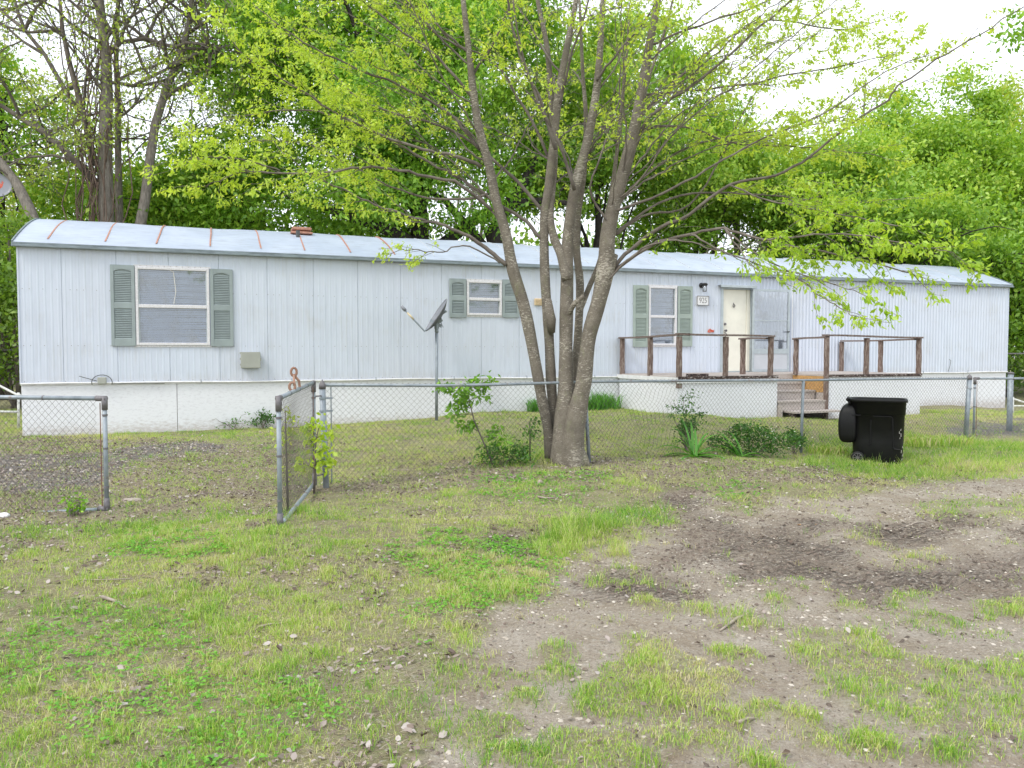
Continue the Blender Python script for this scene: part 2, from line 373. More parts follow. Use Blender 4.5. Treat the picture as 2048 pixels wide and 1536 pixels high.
    c = t.mix(t.ramp(t.math('ADD', sp, t.math('MULTIPLY', t.math('SUBTRACT', where, .5), .55)), [(.57, 0.), (.63, .8)]), c, (.48, .44, .375))
    li = t.noise(t.coord('Object', (2, 2, 1.2)), 3, 5, .7); c = t.mix(t.ramp(li, [(.56, 0.), (.70, .45)]), c, (.22, .24, .12))
    hgt = t.mix(.5, fine, sp); M['bark'] = t.pr(c, .9, 0, hgt, .9, .022)
    t = NT('twig_bark'); a = t.noise(t.coord('Object'), 5, 3); M['twig'] = t.pr(t.ramp(a, [(.35, (.10, .082, .070)), (.65, (.20, .172, .148))]), .85)
    t = NT('dark_bark'); a = t.noise(t.coord('Object', (4, 4, 1)), 4, 5, .7); M['darkbark'] = t.pr(t.ramp(a, [(.35, (.022, .018, .016)), (.65, (.07, .058, .05))]), .95, 0, a, .8, .05)
    t = NT('grey_bark'); a = t.noise(t.coord('Object', (5, 5, 1.2)), 4, 5, .7); M['greybark'] = t.pr(t.ramp(a, [(.35, (.16, .14, .12)), (.65, (.33, .29, .255))]), .95, 0, a, .8, .05)
    t = NT('vine_bark'); a = t.noise(t.coord('Object'), 5, 3); M['vine'] = t.pr(t.ramp(a, [(.35, (.10, .065, .05)), (.65, (.21, .15, .12))]), .9)
    # leaves
    M['leaf_y'] = leafmat('spring_leaves', [(.36, .52, .05), (.48, .66, .07), (.58, .74, .09), (.70, .78, .13)], .5)
    M['leaf_b'] = leafmat('fresh_green_leaves', [(.25, .45, .03), (.36, .57, .045), (.47, .66, .06), (.58, .72, .09)], .5)
    M['leaf_g'] = leafmat('green_canopy_leaves', [(.13, .31, .025), (.21, .43, .035), (.32, .56, .05), (.46, .68, .08)], .36)
    M['leaf_m'] = leafmat('bright_canopy_leaves', [(.14, .30, .028), (.23, .43, .038), (.34, .54, .055), (.48, .62, .085)], .38)
    M['leaf_o'] = leafmat('olive_budding_leaves', [(.20, .32, .04), (.32, .46, .06), (.46, .58, .09), (.56, .60, .14)], .5)
    M['leaf_w'] = leafmat('woods_leaves', [(.08, .18, .025), (.16, .30, .035), (.26, .42, .05), (.34, .44, .09)], .45)
    M['leaf_d'] = leafmat('dark_weed_leaves', [(.04, .12, .02), (.07, .20, .03), (.12, .30, .04), (.20, .40, .06)], .4)
    M['blade'] = leafmat('strap_leaves', [(.07, .26, .03), (.12, .36, .04), (.20, .46, .07)], .35)
    M['grass'] = leafmat('grass_blades', [(.15, .36, .035), (.29, .50, .055), (.45, .62, .10), (.64, .64, .26), (.64, .56, .38)], .4, (1.1, 1.05, .7))
    M['thatch'] = leafmat('dry_thatch', [(.22, .17, .11), (.42, .35, .22), (.60, .52, .36), (.50, .44, .38)], .2, (1, 1, 1))
    M['clover'] = leafmat('clover_leaves', [(.11, .33, .03), (.17, .44, .04), (.25, .52, .06)], .35)
    M['dead'] = leafmat('dead_leaves', [(.12, .085, .065), (.23, .175, .145), (.36, .30, .265), (.50, .45, .42)], .1, (1, 1, 1))
    M['clod'] = leafmat('soil_clods', [(.08, .06, .046), (.15, .115, .09), (.24, .19, .15)], .0, (1, 1, 1))
    M['pebble'] = leafmat('pale_pebbles', [(.20, .165, .13), (.36, .31, .25), (.56, .51, .44)], .0, (1, 1, 1))
    # ground
    t = NT('yard_ground'); tc = t.n('ShaderNodeTexCoord'); v = tc.outputs['Object']
    n1 = t.noise(v, 2.2, 6, .65); n2 = t.noise(v, 16, 6, .72); n3 = t.noise(v, 70, 4, .7); vr = t.n('ShaderNodeTexVoronoi'); vr.inputs['Scale'].default_value = 38; t.l(v, vr.inputs['Vector'])
    soil = t.mix(n2, (.17, .14, .095), (.34, .285, .20)); thatch = t.mix(n3, (.24, .22, .11), (.48, .43, .26))
    gr = t.mix(t.ramp(n1, [(.35, 0.), (.65, 1.)]), soil, thatch)
    gr = t.mix(t.ramp(n2, [(.4, 0.), (.62, .45)]), gr, (.23, .30, .08))
    dirt = t.mix(t.ramp(n1, [(.3, 0.), (.7, 1.)]), (.33, .265, .19), (.53, .47, .40)); dirt = t.mix(t.ramp(n3, [(.25, .75), (.55, 0.)]), dirt, (.22, .18, .145))
    dirt = t.mix(t.ramp(vr.outputs['Distance'], [(.10, .9), (.22, 0.)]), dirt, t.mix(n2, (.30, .27, .23), (.62, .58, .52)))
    c = t.mix(t.attr('dirt'), gr, dirt)
    lit = t.mix(n3, (.17, .125, .095), (.42, .35, .29)); c = t.mix(t.math('MULTIPLY', t.attr('lit'), .5), c, lit)
    mud = t.mix(n2, (.145, .115, .09), (.33, .275, .23)); c = t.mix(t.math('MULTIPLY', t.attr('mud'), .72), c, mud)
    drk = t.mix(n3, (.07, .065, .065), (.26, .25, .255)); c = t.mix(t.math('MULTIPLY', t.attr('drk'), .85), c, drk)
    wv_ = t.n('ShaderNodeTexWave'); wv_.wave_type = 'BANDS'; wv_.inputs['Scale'].default_value = 7.5; wv_.inputs['Distortion'].default_value = 6.5; wv_.inputs['Detail'].default_value = 3; wv_.inputs['Detail Scale'].default_value = 2.2
    mp = t.n('ShaderNodeMapping'); mp.inputs['Rotation'].default_value = (0, 0, R(72)); t.l(v, mp.inputs['Vector']); t.l(mp.outputs[0], wv_.inputs['Vector'])
    msk = t.math('MULTIPLY', t.attr('mud'), t.ramp(t.noise(v, 1.1, 3), [(.42, 0.), (.55, 1.)]))
    c = t.mix(t.math('MULTIPLY', msk, t.ramp(wv_.outputs['Fac'], [(.25, .6), (.6, 0.)])), c, (.075, .058, .047))
    crumb = t.noise(v, 34, 5, .8); c = t.mix(t.ramp(crumb, [(.30, .8), (.44, 0.)]), c, (.10, .078, .06)); c = t.mix(t.ramp(crumb, [(.55, 0.), (.66, .7)]), c, (.60, .56, .50))
    hh = t.math('ADD', t.math('ADD', t.math('MULTIPLY', n2, .8), t.math('MULTIPLY', crumb, .9)), t.math('MULTIPLY', msk, wv_.outputs['Fac']))
    M['ground'] = t.pr(c, .95, 0, hh, 1.0, .035, .2); M['soil'] = simple('loose_soil', (.20, .15, .115), .95, 0, .35, 30, 1.0)
    M['stick'] = simple('bare_stick', (.33, .28, .23), .9, 0, .3, 15)
    M['chip'] = simple('orange_wood_chip', (.50, .27, .09), .9, 0, .2, 15)
    M['stone'] = simple('pale_stone', (.40, .34, .29), .9, 0, .2, 9)
    M['litterwhite'] = simple('white_scrap', (.8, .8, .8), .6)
    M['whitepipe'] = simple('white_pipe', (.62, .63, .60), .5, 0, .15, 6)
    M['dish'] = simple('grey_dish_paint', (.23, .24, .27), .5, 0, .1, 5)
    M['dishback'] = simple('dark_dish_back', (.07, .075, .075), .55)
    M['tan'] = simple('tan_label', (.55, .46, .30), .6)
    M['yellowflower'] = simple('white_blossom', (.75, .75, .65), .7)
mk()

# ------------------------------------------------------------------ home
home = thing('mobile_home', (P0[0], P0[1], 0), 'long white single-wide mobile home with sage green shutters and white skirting', 'mobile home', rz=WA, local=True)
def upx(px, v=0): return W(px, 700, v)[0]
WINS = []
def rect(x0, x1, ytl, ybl, ytr=None, ybr=None, v=0):
    """u0,u1,z0,z1 from pixel sides"""
    u0, zt = W(x0, ytl, v); _, zb = W(x0, ybl, v); u1, zt2 = W(x1, ytr if ytr else ytl, v); _, zb2 = W(x1, ybr if ybr else ybl, v)
    return u0, u1, (zb + zb2) / 2, (zt + zt2) / 2
w1 = rect(270, 418, 532, 689, 539, 692); w2 = rect(933, 1003, 561, 630, 563, 632); w3 = rect(1297, 1353, 572, 691, 574, 691); dr = rect(1446, 1501, 578, 743, 580, 743)
HOLES = [w1, w2, w3, dr]
def siding():
    b = MB(); us = [0.0]; u = 0.0
    seams = []; s = W(124, 600)[0]
    while s < LEN: seams.append(s); s += W(637, 600)[0] - W(545, 600)[0]
    prof = []
    pitch = .102; k = 0; x = .0
    while x < LEN - .12:
        h = .0026 if x < 11.8 else (.006 if x < 15.2 else .026)
        if x < 15.2: prof += [(x, 0), (x + .066, 0), (x + .074, h), (x + .094, h), (x + .102, 0)]
        else: prof += [(x, 0), (x + .012, 0), (x + .040, h), (x + .062, h), (x + .090, 0)]
        x += pitch
    prof += [(LEN, 0)]
    for s in seams:
        if s > 15.2: continue
        prof = [p for p in prof if abs(p[0] - s) > .008]
        prof += [(s - .006, 0), (s - .003, -.006), (s + .003, -.006), (s + .006, 0)]
    ed = sorted({e for h in HOLES for e in h[:2]})
    prof = sorted(p for p in prof if all(abs(p[0] - e) > .004 for e in ed))
    prof = sorted(prof + [(e, 0) for e in ed])
    for (a, ha), (c, hc) in zip(prof[:-1], prof[1:]):
        if c - a < 1e-5: continue
        m = (a + c) / 2; cuts = [(h[2], h[3]) for h in HOLES if h[0] <= m <= h[1]]
        zs = [BELT - .01, EAVE]
        seg = [(zs[0], zs[1])] if not cuts else [(zs[0], cuts[0][0]), (cuts[0][1], zs[1])]
        seam = ha < -.004 and hc < -.004
        for z0, z1 in seg:
            if z1 - z0 < .01: continue
            b.add([(a, -ha, z0), (c, -hc, z0), (c, -hc, z1), (a, -ha, z1)], [(0, 1, 2, 3)], 1 if seam else 0)
    # ends and back
    b.add([(0, 0, BELT), (0, WID, BELT), (0, WID, EAVE), (0, 0, EAVE)], [(0, 3, 2, 1)])
    b.add([(LEN, 0, BELT), (LEN, WID, BELT), (LEN, WID, EAVE), (LEN, 0, EAVE)], [(0, 1, 2, 3)])
    b.add([(0, WID, BELT), (LEN, WID, BELT), (LEN, WID, EAVE), (0, WID, EAVE)], [(0, 3, 2, 1)])
    b.add([(0, .02, BELT), (LEN, .02, BELT), (LEN, WID, BELT), (0, WID, BELT)], [(0, 3, 2, 1)])
    # screw rows
    for row, zr in enumerate((W(40, 577)[1], W(40, 691)[1], BELT + .02)):
        x = .06; k = 0
        while x < LEN - .05:
            if not any(h[0] - .05 < x < h[1] + .05 and h[2] - .05 < zr < h[3] + .05 for h in HOLES):
                y0 = -(.004 + (.026 if x > 15.2 else .005)); r = .007
                b.add([(x + r * math.cos(t), y0, zr + r * math.sin(t)) for t in np.arange(6) * math.pi / 3] + [(x, y0 - .004, zr)], [(i, (i + 1) % 6, 6) for i in range(6)], 2)
            x += (.102, .204, .204, .204, .102)[k % 5] if row < 2 else .204; k += 1
    return b.build('siding', [M['siding'], M['seamdark'], M['screw']], home)
siding()
# corner trims
b = MB()
for x in (0, LEN): b.box((x - .012, -.012, BELT - .02), (x + .012, .03, EAVE))
each(b, 'corner_trim', M['siding'], home)
# skirting
b = MB(); x = 0
while x < LEN - .01:
    x1 = min(x + 2.44, LEN); b.bbox((x + .004, .012, -.3), (x1 - .004, .03, BELT - .012), .003); x = x1
for x in (0.0, LEN - .02): b.box((x + .002, .032, -.3), (x + .018, WID, BELT - .01))
b.box((.02, WID - .02, -.3), (LEN - .02, WID, BELT - .02)); b.build('skirting', M['skirt'], home)
# belt pipe
b = MB(); pts = [(u, -.028, BELT - .018 + .006 * math.sin(u * 1.1) + .004 * math.sin(u * 3.1)) for u in np.linspace(.0, LEN, 60)]
b.tube(pts, .015, 8); b.box((0, -.012, BELT - .045), (LEN, .008, BELT - .02)); b.build('belt_trim', M['white'], home)
b = MB()
for u in np.arange(1.25, LEN, 1.6): b.tube([(u, -.05, BELT - .035), (u, -.046, BELT + .03)], .006, 6)
each(b, 'trim_clip', M['trim'], home)
# roof
def rz_(t):   # t 0..1 across width
    s = abs(2 * t - 1); return EAVE + .05 + .72 * (1 - s ** 1.38)
b = MB(); NTs = 25; us = list(np.linspace(-.05, LEN + .05, 60)); vv = []
for u in us:
    for k in range(NTs):
        t = k / (NTs - 1); y = -.055 + t * (WID + .11)
        vv.append((u, y, rz_(t) + .006 * math.sin(u * 5.3 + 2 * t) * math.sin(math.pi * t) + .01 * math.sin(u * 1.7)* math.sin(math.pi * t)))
ff = []
for i in range(len(us) - 1):
    for k in range(NTs - 1): a = i * NTs + k; ff.append((a, a + 1 + 0, a + NTs + 1, a + NTs)[::-1])
b.add(vv, ff); n0 = 0
for e in (0, len(us) - 1):
    ring = [vv[e * NTs + k] for k in range(NTs)]; b.add(ring + [(ring[-1][0], ring[-1][1], EAVE), (ring[0][0], ring[0][1], EAVE)], [tuple(range(NTs + 2))])
b.add([(-.05, -.055, EAVE), (LEN + .05, -.055, EAVE), (LEN + .05, WID + .055, EAVE), (-.05, WID + .055, EAVE)], [(0, 3, 2, 1)])
roof = b.build('roof', M['roof'], home, True)
def roofstrip(px_top, px_bot, ybot, w, t0=.06, t1=.47):
    # u at ridge side and eave side
    b = MB(); L = []
    for s in np.linspace(0, 1, 12):
        t = t0 + (t1 - t0) * (1 - s); u = UT + (UB - UT) * s + .004 * math.sin(s * 9 + px_top); y = -.055 + t * (WID + .11); L.append((u, y, rz_(t) + .012))
    v = []; 
    for (u, y, z) in L: v += [(u - w / 2, y, z), (u + w / 2, y, z), (u + w / 2, y, z - .03), (u - w / 2, y, z - .03)]
    f = []
    for i in range(len(L) - 1):
        o = i * 4; f += [(o, o + 1, o + 5, o + 4), (o + 1, o + 2, o + 6, o + 5), (o + 3, o, o + 4, o + 7)]
    b.add(v, f); return b
u0 = W(96, 478, -.1)[0]; pitch = (W(704, 505, -.3)[0] - W(217, 484, -.3)[0]) / 5
k = 0; u = W(100, 474, -.35)[0]
while u < LEN - .3:
    UT, UB = u, u + .03 * math.sin(k * 2.1)
    rusty = k < 8; q = roofstrip(k, 0, 0, .024 if rusty else .012, .045, .49)
    q.build('roof_seam', M['rust'] if rusty else M['sealant'], roof); u += pitch * (1 + .02 * math.sin(k)); k += 1
# eave trim
b = MB()
for y0, sgn in ((-.055, -1), (WID + .055, 1)):
    ya, yb = sorted((y0 + sgn * .002, y0 + sgn * .028)); b.bbox((-.07, ya, EAVE - .035), (LEN + .07, yb, EAVE + .045), .006)
    ya, yb = sorted((y0 + sgn * .028, y0 + sgn * .050)); b.bbox((-.07, ya, EAVE - .03), (LEN + .07, yb, EAVE + .002), .004)
for x in (-.075, LEN + .053):
    for k in range(NTs - 1):
        ta, tb = k / (NTs - 1), (k + 1) / (NTs - 1); b.beam((x + .01, -.055 + ta * (WID + .11), rz_(ta) - .01), (x + .01, -.055 + tb * (WID + .11), rz_(tb) - .01), .02, .06)
b.build('eave_trim', M['trim'], home)
# roof vents
uv, zv = W(601, 478, -1.7); tt = (1.6 + .055) / (WID + .11); zr = rz_(tt)
b = MB(); b.bbox((uv - .15, 1.45, zr - .05), (uv + .15, 1.75, zr + .06), .01); b.bbox((uv - .19, 1.4, zr + .06), (uv + .20, 1.8, zr + .12), .012); b.bbox((uv - .22, 1.36, zr - .02), (uv + .22, 1.84, zr + .02), .01)
b.build('roof_vent', M['rust'], roof)
b = MB(); y = 1.15; t1 = (y + .055) / (WID + .11); up_ = uv - .1; b.tube([(up_, y, rz_(t1) - .05), (up_, y, rz_(t1) + .14)], .04, 10); b.build('vent_pipe', M['dishback'], roof)

# windows
def window(r, midf, curtain=None):
    u0, u1, z0, z1 = r; fw = .045
    f = MB()
    f.bbox((u0, -.035, z0), (u0 + fw, .05, z1), .005); f.bbox((u1 - fw, -.035, z0), (u1, .05, z1), .005)
    f.bbox((u0 + fw, -.033, z1 - fw), (u1 - fw, .05, z1), .005); f.bbox((u0 + fw, -.033, z0), (u1 - fw, .05, z0 + fw), .005)
    zm = z0 + (z1 - z0) * midf; f.bbox((u0 + fw, -.03, zm - .03), (u1 - fw, .04, zm + .03), .006)
    win = f.build('window', M['dirtywhite'], home)
    for za, zb, zs in ((z1, z1 + .035, z1 + .018), (z0 - .035, z0, z0 - .018)):
        f = MB(); f.box((u0 - .03, -.012, za), (u1 + .03, 0, zb))
        for i in range(int((u1 - u0 + .06) / .1)):
            x = u0 - .02 + i * .1; f.add([(x + .006 * math.cos(t), -.017 + (.006 if t < 0 else 0), zs + .006 * math.sin(t)) for t in np.arange(6) * math.pi / 3], [(5, 4, 3, 2, 1, 0)], 1)
        f.build('flange', [M['dirtywhite'], M['screw']], win)
    for za, zb, yy in ((zm + .03, z1 - fw, .004), (z0 + fw, zm - .03, .022)):
        g = MB(); g.box((u0 + fw, yy, za), (u1 - fw, yy + .005, zb)); g.build('pane', M['glass'], win)
        s = MB(); s.box((u0 + fw, yy - .008, za), (u0 + fw + .02, yy + .01, zb)); s.box((u1 - fw - .02, yy - .008, za), (u1 - fw, yy + .01, zb)); each(s, 'sash', M['alum'], win)
    bl = MB(); z = z0 + fw; k = 0
    while z < z1 - fw:
        j = .004 * math.sin(k * 1.7); bl.add([(u0 + fw, .058, z), (u1 - fw, .058, z + j), (u1 - fw, .050, z + .027 + j), (u0 + fw, .050, z + .027)], [(0, 1, 2, 3)]); z += .031; k += 1
    bl.build('blind', M['blind'], win)
    d = MB(); d.add([(u0, .052, z0), (u1, .052, z0), (u1, .052, z1), (u0, .052, z1), (u0, .3, z0), (u1, .3, z0), (u1, .3, z1), (u0, .3, z1)],
                    [(4, 5, 6, 7), (0, 1, 5, 4), (1, 2, 6, 5), (2, 3, 7, 6), (3, 0, 4, 7)]); d.build('window_recess', M['dark'], win)
    return win, zm
def shutter(r, mat):
    u0, u1, z0, z1 = r; b = MB(); e = .055; y0, y1 = -.040, -.008
    zm = (z0 + z1) / 2 + .0
    b.bbox((u0, y0, z0), (u0 + e, y1, z1), .005); b.bbox((u1 - e, y0, z0), (u1, y1, z1), .005)
    H = min(.13, (z1 - z0) * .1)
    for za, zb in ((z0, z0 + H), (zm - .05, zm + .05), (z1 - .075, z1)): b.box((u0 + e - .006, y0 + .003, za), (u1 - e + .006, y1, zb))
    b.box((u0 + e - .006, y1 - .006, z0 + .02), (u1 - e + .006, y1 - .001, z1 - .02))
    # arch under the top rail
    n = 10; L = u1 - u0 - 2 * e
    pt = [(u0 + e, y0 + .003, z1 - .07)] + [(u0 + e + L * i / n, y0 + .003, z1 - .11 + .035 * math.sin(math.pi * i / n)) for i in range(n + 1)] + [(u1 - e, y0 + .003, z1 - .07)]
    b.add(pt, [tuple(range(len(pt)))])
    for za, zb in ((z0 + H, zm - .05), (zm + .05, z1 - .10)):
        z = za + .002
        while z < zb - .02:
            b.add([(u0 + e, y1 - .004, z + .026), (u1 - e, y1 - .004, z + .026), (u1 - e, y0 + .007, z), (u0 + e, y0 + .007, z), (u1 - e, y0 + .007, z - .003), (u0 + e, y0 + .007, z - .003)], [(0, 3, 2, 1), (3, 5, 4, 2)]); z += .031
    return b.build('shutter', mat, home)
wn1, zm1 = window(w1, .50); wn2, _ = window(w2, .47); wn3, _ = window(w3, .49)
for q in ((220, 269, 529, 692, 531, 692), (420, 465, 538, 693, 539, 693)): shutter(rect(*q), M['shutter'])
for q in ((898, 932, 557, 635, 558, 635), (1004, 1038, 559, 635, 560, 635)): shutter(rect(*q), M['shutter'])
for q in ((1266, 1296, 570, 694, 571, 694), (1355, 1384, 572, 693, 573, 693)): shutter(rect(*q), M['shutter2'])
b = MB(); c0 = W(333, 537); c1 = W(349, 560); c2 = W(348, 608)
b.tube([(c0[0], -.02, c0[1]), ((c0[0] + c1[0]) / 2 + .05, -.03, (c0[1] + c1[1]) / 2 + .04), (c1[0], -.03, c1[1]), (c1[0] + .02, -.03, (c1[1] + c2[1]) / 2), (c2[0], -.032, c2[1])], .006, 6); b.build('cable', M['rope'], wn1)
# entry door
u0, u1, z0, z1 = dr
b = MB(); b.bbox((u0 - .06, -.03, z0 - .02), (u0, .05, z1 + .04), .004); b.bbox((u1, -.03, z0 - .02), (u1 + .05, .05, z1 + .04), .004); b.bbox((u0, -.028, z1), (u1, .05, z1 + .04), .004); b.box((u0, -.02, z0 - .03), (u1, .06, z0 + .012))
df = b.build('door_frame', M['alum'], home)
b = MB(); b.bbox((u0 + .005, .02, z0 + .012), (u1 - .10, .06, z1 - .005), .004); dd = b.build('door', M['cream'], home)
b = MB(); b.bbox((u1 - .095, .0, z0 + .012), (u1 - .002, .05, z1 - .002), .004); b.build('door_jamb', M['cream'], df)
b = MB(); b.box((u0, .3, z0), (u1, .32, z1)); b.build('door_recess', M['dark'], df)
b = MB(); kx, kz = W(1450, 661); b.tube([(kx, .02, kz), (kx, -.03, kz)], .012, 8); b.tube([(kx, -.03, kz), (kx, -.05, kz - .01)], .03, 10); b.tube([(kx + .01, .018, kz - .05), (kx + .02, -.03, kz - .08), (kx + .005, .0, kz - .16)], .012, 6); b.build('door_handle', M['cast'], dd); b = MB(); b.tube([(kx + .01, .02, kz + .15), (kx + .01, .0, kz + .15)], .03, 10); b.build('deadbolt', M['cast'], dd)
b = MB(); kx, kz = W(1468, 610); b.tube([(kx, .02, kz + .05), (kx, .0, kz + .02), (kx - .03, .0, kz - .02), (kx - .0, .0, kz - .06), (kx + .03, .0, kz - .02), (kx, .0, kz + .02)], .009, 6); b.build('door_knocker', M['cast'], dd)
a0 = W(1438, 572, .05); a1 = W(1510, 574, .05)
b = MB(); b.bbox((a0[0], -.13, z1 + .075), (a1[0], -.0, z1 + .095), .004); b.bbox((a0[0], -.14, z1 + .03), (a1[0], -.125, z1 + .09), .003); b.build('door_hood', M['alum'], home)
# storm door folded back against the wall
s0 = W(1503, 700, .09)[0]; s1 = W(1577, 700, .09)[0]; zb_, zt_ = z0 - .01, z1 + .02
b = MB(); fw = .05; y0, y1 = -.125, -.09
b.bbox((s0, y0, zb_), (s0 + fw, y1, zt_), .004); b.bbox((s1 - fw, y0, zb_), (s1, y1, zt_), .004)
zk = W(1520, 705, .1)[1]; zk2 = W(1520, 700, .1)[1]; zmid = W(1520, 641, .1)[1]
for za, zb in ((zt_ - fw, zt_), (zb_, zb_ + .06), (zk - .03, zk2 + .03), (zmid - .012, zmid + .012)): b.box((s0 + fw - .004, y0 + .004, za), (s1 - fw + .004, y1 - .003, zb))
for x in (s0 + fw + .005, s1 - fw - .012): b.box((x, y0 + .01, zk2 + .03), (x + .008, y1 - .01, zmid))
sd = b.build('storm_door', M['alum'], home)
b = MB(); b.box((s0 + fw, -.11, zb_ + .06), (s1 - fw, -.10, zk - .03)); b.build('kick_panel', M['ltgrey'], sd)
b = MB(); b.box((s0 + fw, -.107, zk2 + .03), (s1 - fw, -.102, zt_ - fw)); b.build('glass', M['glass'], sd)
b = MB(); hx, hz = W(1575, 664, .12); b.tube([(hx, -.12, hz), (hx, -.17, hz)], .014, 8); b.tube([(hx - .05, -.17, hz), (hx + .02, -.17, hz + .01)], .012, 6); b.build('latch_handle', M['black'], sd)
b = MB(); x = W(1580, 650)[0] + .03; b.bbox((x, -.022, BELT), (x + .035, .0, EAVE - .03), .004); b.build('panel_joint_trim', M['white'], home)
b = MB(); v0 = rect(1068, 1084, 597, 611); b.bbox((v0[0], -.045, v0[2]), (v0[1], -.006, v0[3]), .01)
z = v0[2] + .03
while z < v0[3] - .03: b.box((v0[0] + .03, -.052, z), (v0[1] - .03, -.044, z + .012)); z += .026
b.build('exhaust_vent', M['almond'], home)
b = MB(); c = W(205, 761); b.bbox((c[0] - .07, -.08, c[1] - .06), (c[0] + .07, -.045, c[1] + .06), .01)
b.build('cable_box', M['box'], home)
b = MB(); e = [W(160, 752), W(178, 757), W(195, 762)]; b.tube([(e[0][0], -.1, e[0][1]), (e[1][0], -.09, e[1][1]), (e[2][0], -.06, e[2][1])], .006, 5)
arc = [(c[0] + .16 * math.cos(t), -.065, c[1] - .03 + .13 * math.sin(t)) for t in np.linspace(-.3, math.pi + .3, 14)]; b.tube(arc, .007, 5)
b.tube([(c[0] + .15, -.065, c[1] - .06), (c[0] + .5, -.05, c[1] - .05), (c[0] + 1.0, -.05, c[1] - .065)], .005, 5); b.build('loose_wire', M['dishback'], home)
b = MB(); c = W(1893, 735); b.tube([(c[0], -.05, BELT), (c[0] + .05, -.06, BELT + .15), (c[0] + .08, -.06, BELT + .3), (c[0] + .03, -.05, BELT + .33)], .006, 5); b.build('loose_wire', M['dishback'], home)
b = MB(); r_ = rect(482, 519, 705, 735); bx = thing('utility_box', wv((r_[0] + r_[1]) / 2, .06, r_[2]), 'small grey plastic utility box mounted on the siding right of the largest window', 'utility box', rz=WA)
def inbox(bx, u, v, z): return (u, -v, z)
w_ = r_[1] - r_[0]; h_ = r_[3] - r_[2]; bx['_local'] = 1
b.bbox((-w_ / 2, -.06, 0), (w_ / 2, .05, h_), .012); b.build('box_body', M['box'], bx)
b = MB(); b.bbox((-w_ / 2 - .01, -.075, -.01), (w_ / 2 + .01, -.055, h_ + .01), .008); b.build('cover', M['box'], bx)
b = MB()
for i in range(3): b.box((-w_ / 2 - .025, -.07, .04 + i * h_ * .38), (-w_ / 2 - .008, -.045, .075 + i * h_ * .38))
b.box((w_ / 2 + .008, -.07, h_ * .45), (w_ / 2 + .025, -.045, h_ * .45 + .05)); each(b, 'hinge', M['box'], bx)

# house number, lamp, ornament
def walltext(txt, name, parent, mat, cx, cz, h, y, squeeze=.75):
    cu = bpy.data.curves.new(name, 'FONT'); cu.body = txt; cu.size = h; cu.extrude = .002; cu.align_x = 'CENTER'; cu.align_y = 'CENTER'; cu.offset = -.002
    o = bpy.data.objects.new(name + '_src', cu); COL.objects.link(o); dg = bpy.context.evaluated_depsgraph_get()
    me = bpy.data.meshes.new_from_object(o.evaluated_get(dg)); bpy.data.objects.remove(o); me.name = name
    for v in me.vertices: x, yy, z = v.co; v.co = (cx + x * squeeze, y - z, cz + yy)
    me.materials.clear(); me.materials.append(mat); q = bpy.data.objects.new(name, me); COL.objects.link(q); q.parent = parent; return q
r_ = rect(1392, 1416, 592, 611)
pl = thing('house_number_sign', wv((r_[0] + r_[1]) / 2, .03, (r_[2] + r_[3]) / 2), 'white number sign reading 925 beside the third window', 'sign', rz=WA, local=True)
w_ = (r_[1] - r_[0]) / 2; h_ = (r_[3] - r_[2]) / 2
b = MB(); b.bbox((-w_, -.012, -h_), (w_, .012, h_), .004); b.build('sign_board', M['white'], pl)
b = MB()
for a, c in (((-w_, -h_), (w_, -h_ + .012)), ((-w_, h_ - .012), (w_, h_)), ((-w_, -h_ + .012), (-w_ + .012, h_ - .012)), ((w_ - .012, -h_ + .012), (w_, h_ - .012))): b.box((a[0], -.018, a[1]), (c[0], -.0125, c[1]))
each(b, 'sign_border', M['cast'], pl)
walltext('925', 'digits', pl, M['cast'], 0, 0, h_ * 1.65, -.014, .78)
lx, lz = W(1402, 571); lp = thing('wall_lamp', wv(lx, .0, lz), 'black porch wall lamp with clear glass above the number sign', 'wall lamp', rz=WA, local=True)
b = MB(); b.tube([(0, -.004, 0), (0, -.03, 0)], .06, 14); b.tube([(0, -.03, 0), (0, -.07, .035), (0, -.12, .03)], .018, 8); b.build('bracket', M['black'], lp, True)
b = MB(); b.tube([(.02, -.12, .05), (.02, -.12, .03), (.02, -.12, -.01)], [.03, .07, .062], 14); b.build('lamp_cap', M['black'], lp, True)
b = MB(); b.tube([(.02, -.12, -.01), (.02, -.12, -.15)], [.05, .045], 14, cap=True); b.build('glass_shade', M['glass'], lp, True)
lx, lz = W(1421, 662); b = MB(); og = thing('wall_ornament', wv(lx, .015, lz), 'small orange red metal ornament on the siding left of the door', 'ornament', rz=WA, local=True)
b.tube([(-.08, 0, -.02), (-.05, 0, .03), (-.02, 0, .045), (.01, 0, .02), (.05, 0, .01), (.09, 0, .02), (.08, 0, -.02), (.02, 0, -.015), (-.03, 0, -.03), (-.08, 0, -.02)], .010, 6)
b.tube([(-.05, 0, .0), (.0, 0, .01), (.06, 0, -.005)], .009, 6); b.build('ornament_wire', M['red'], og)

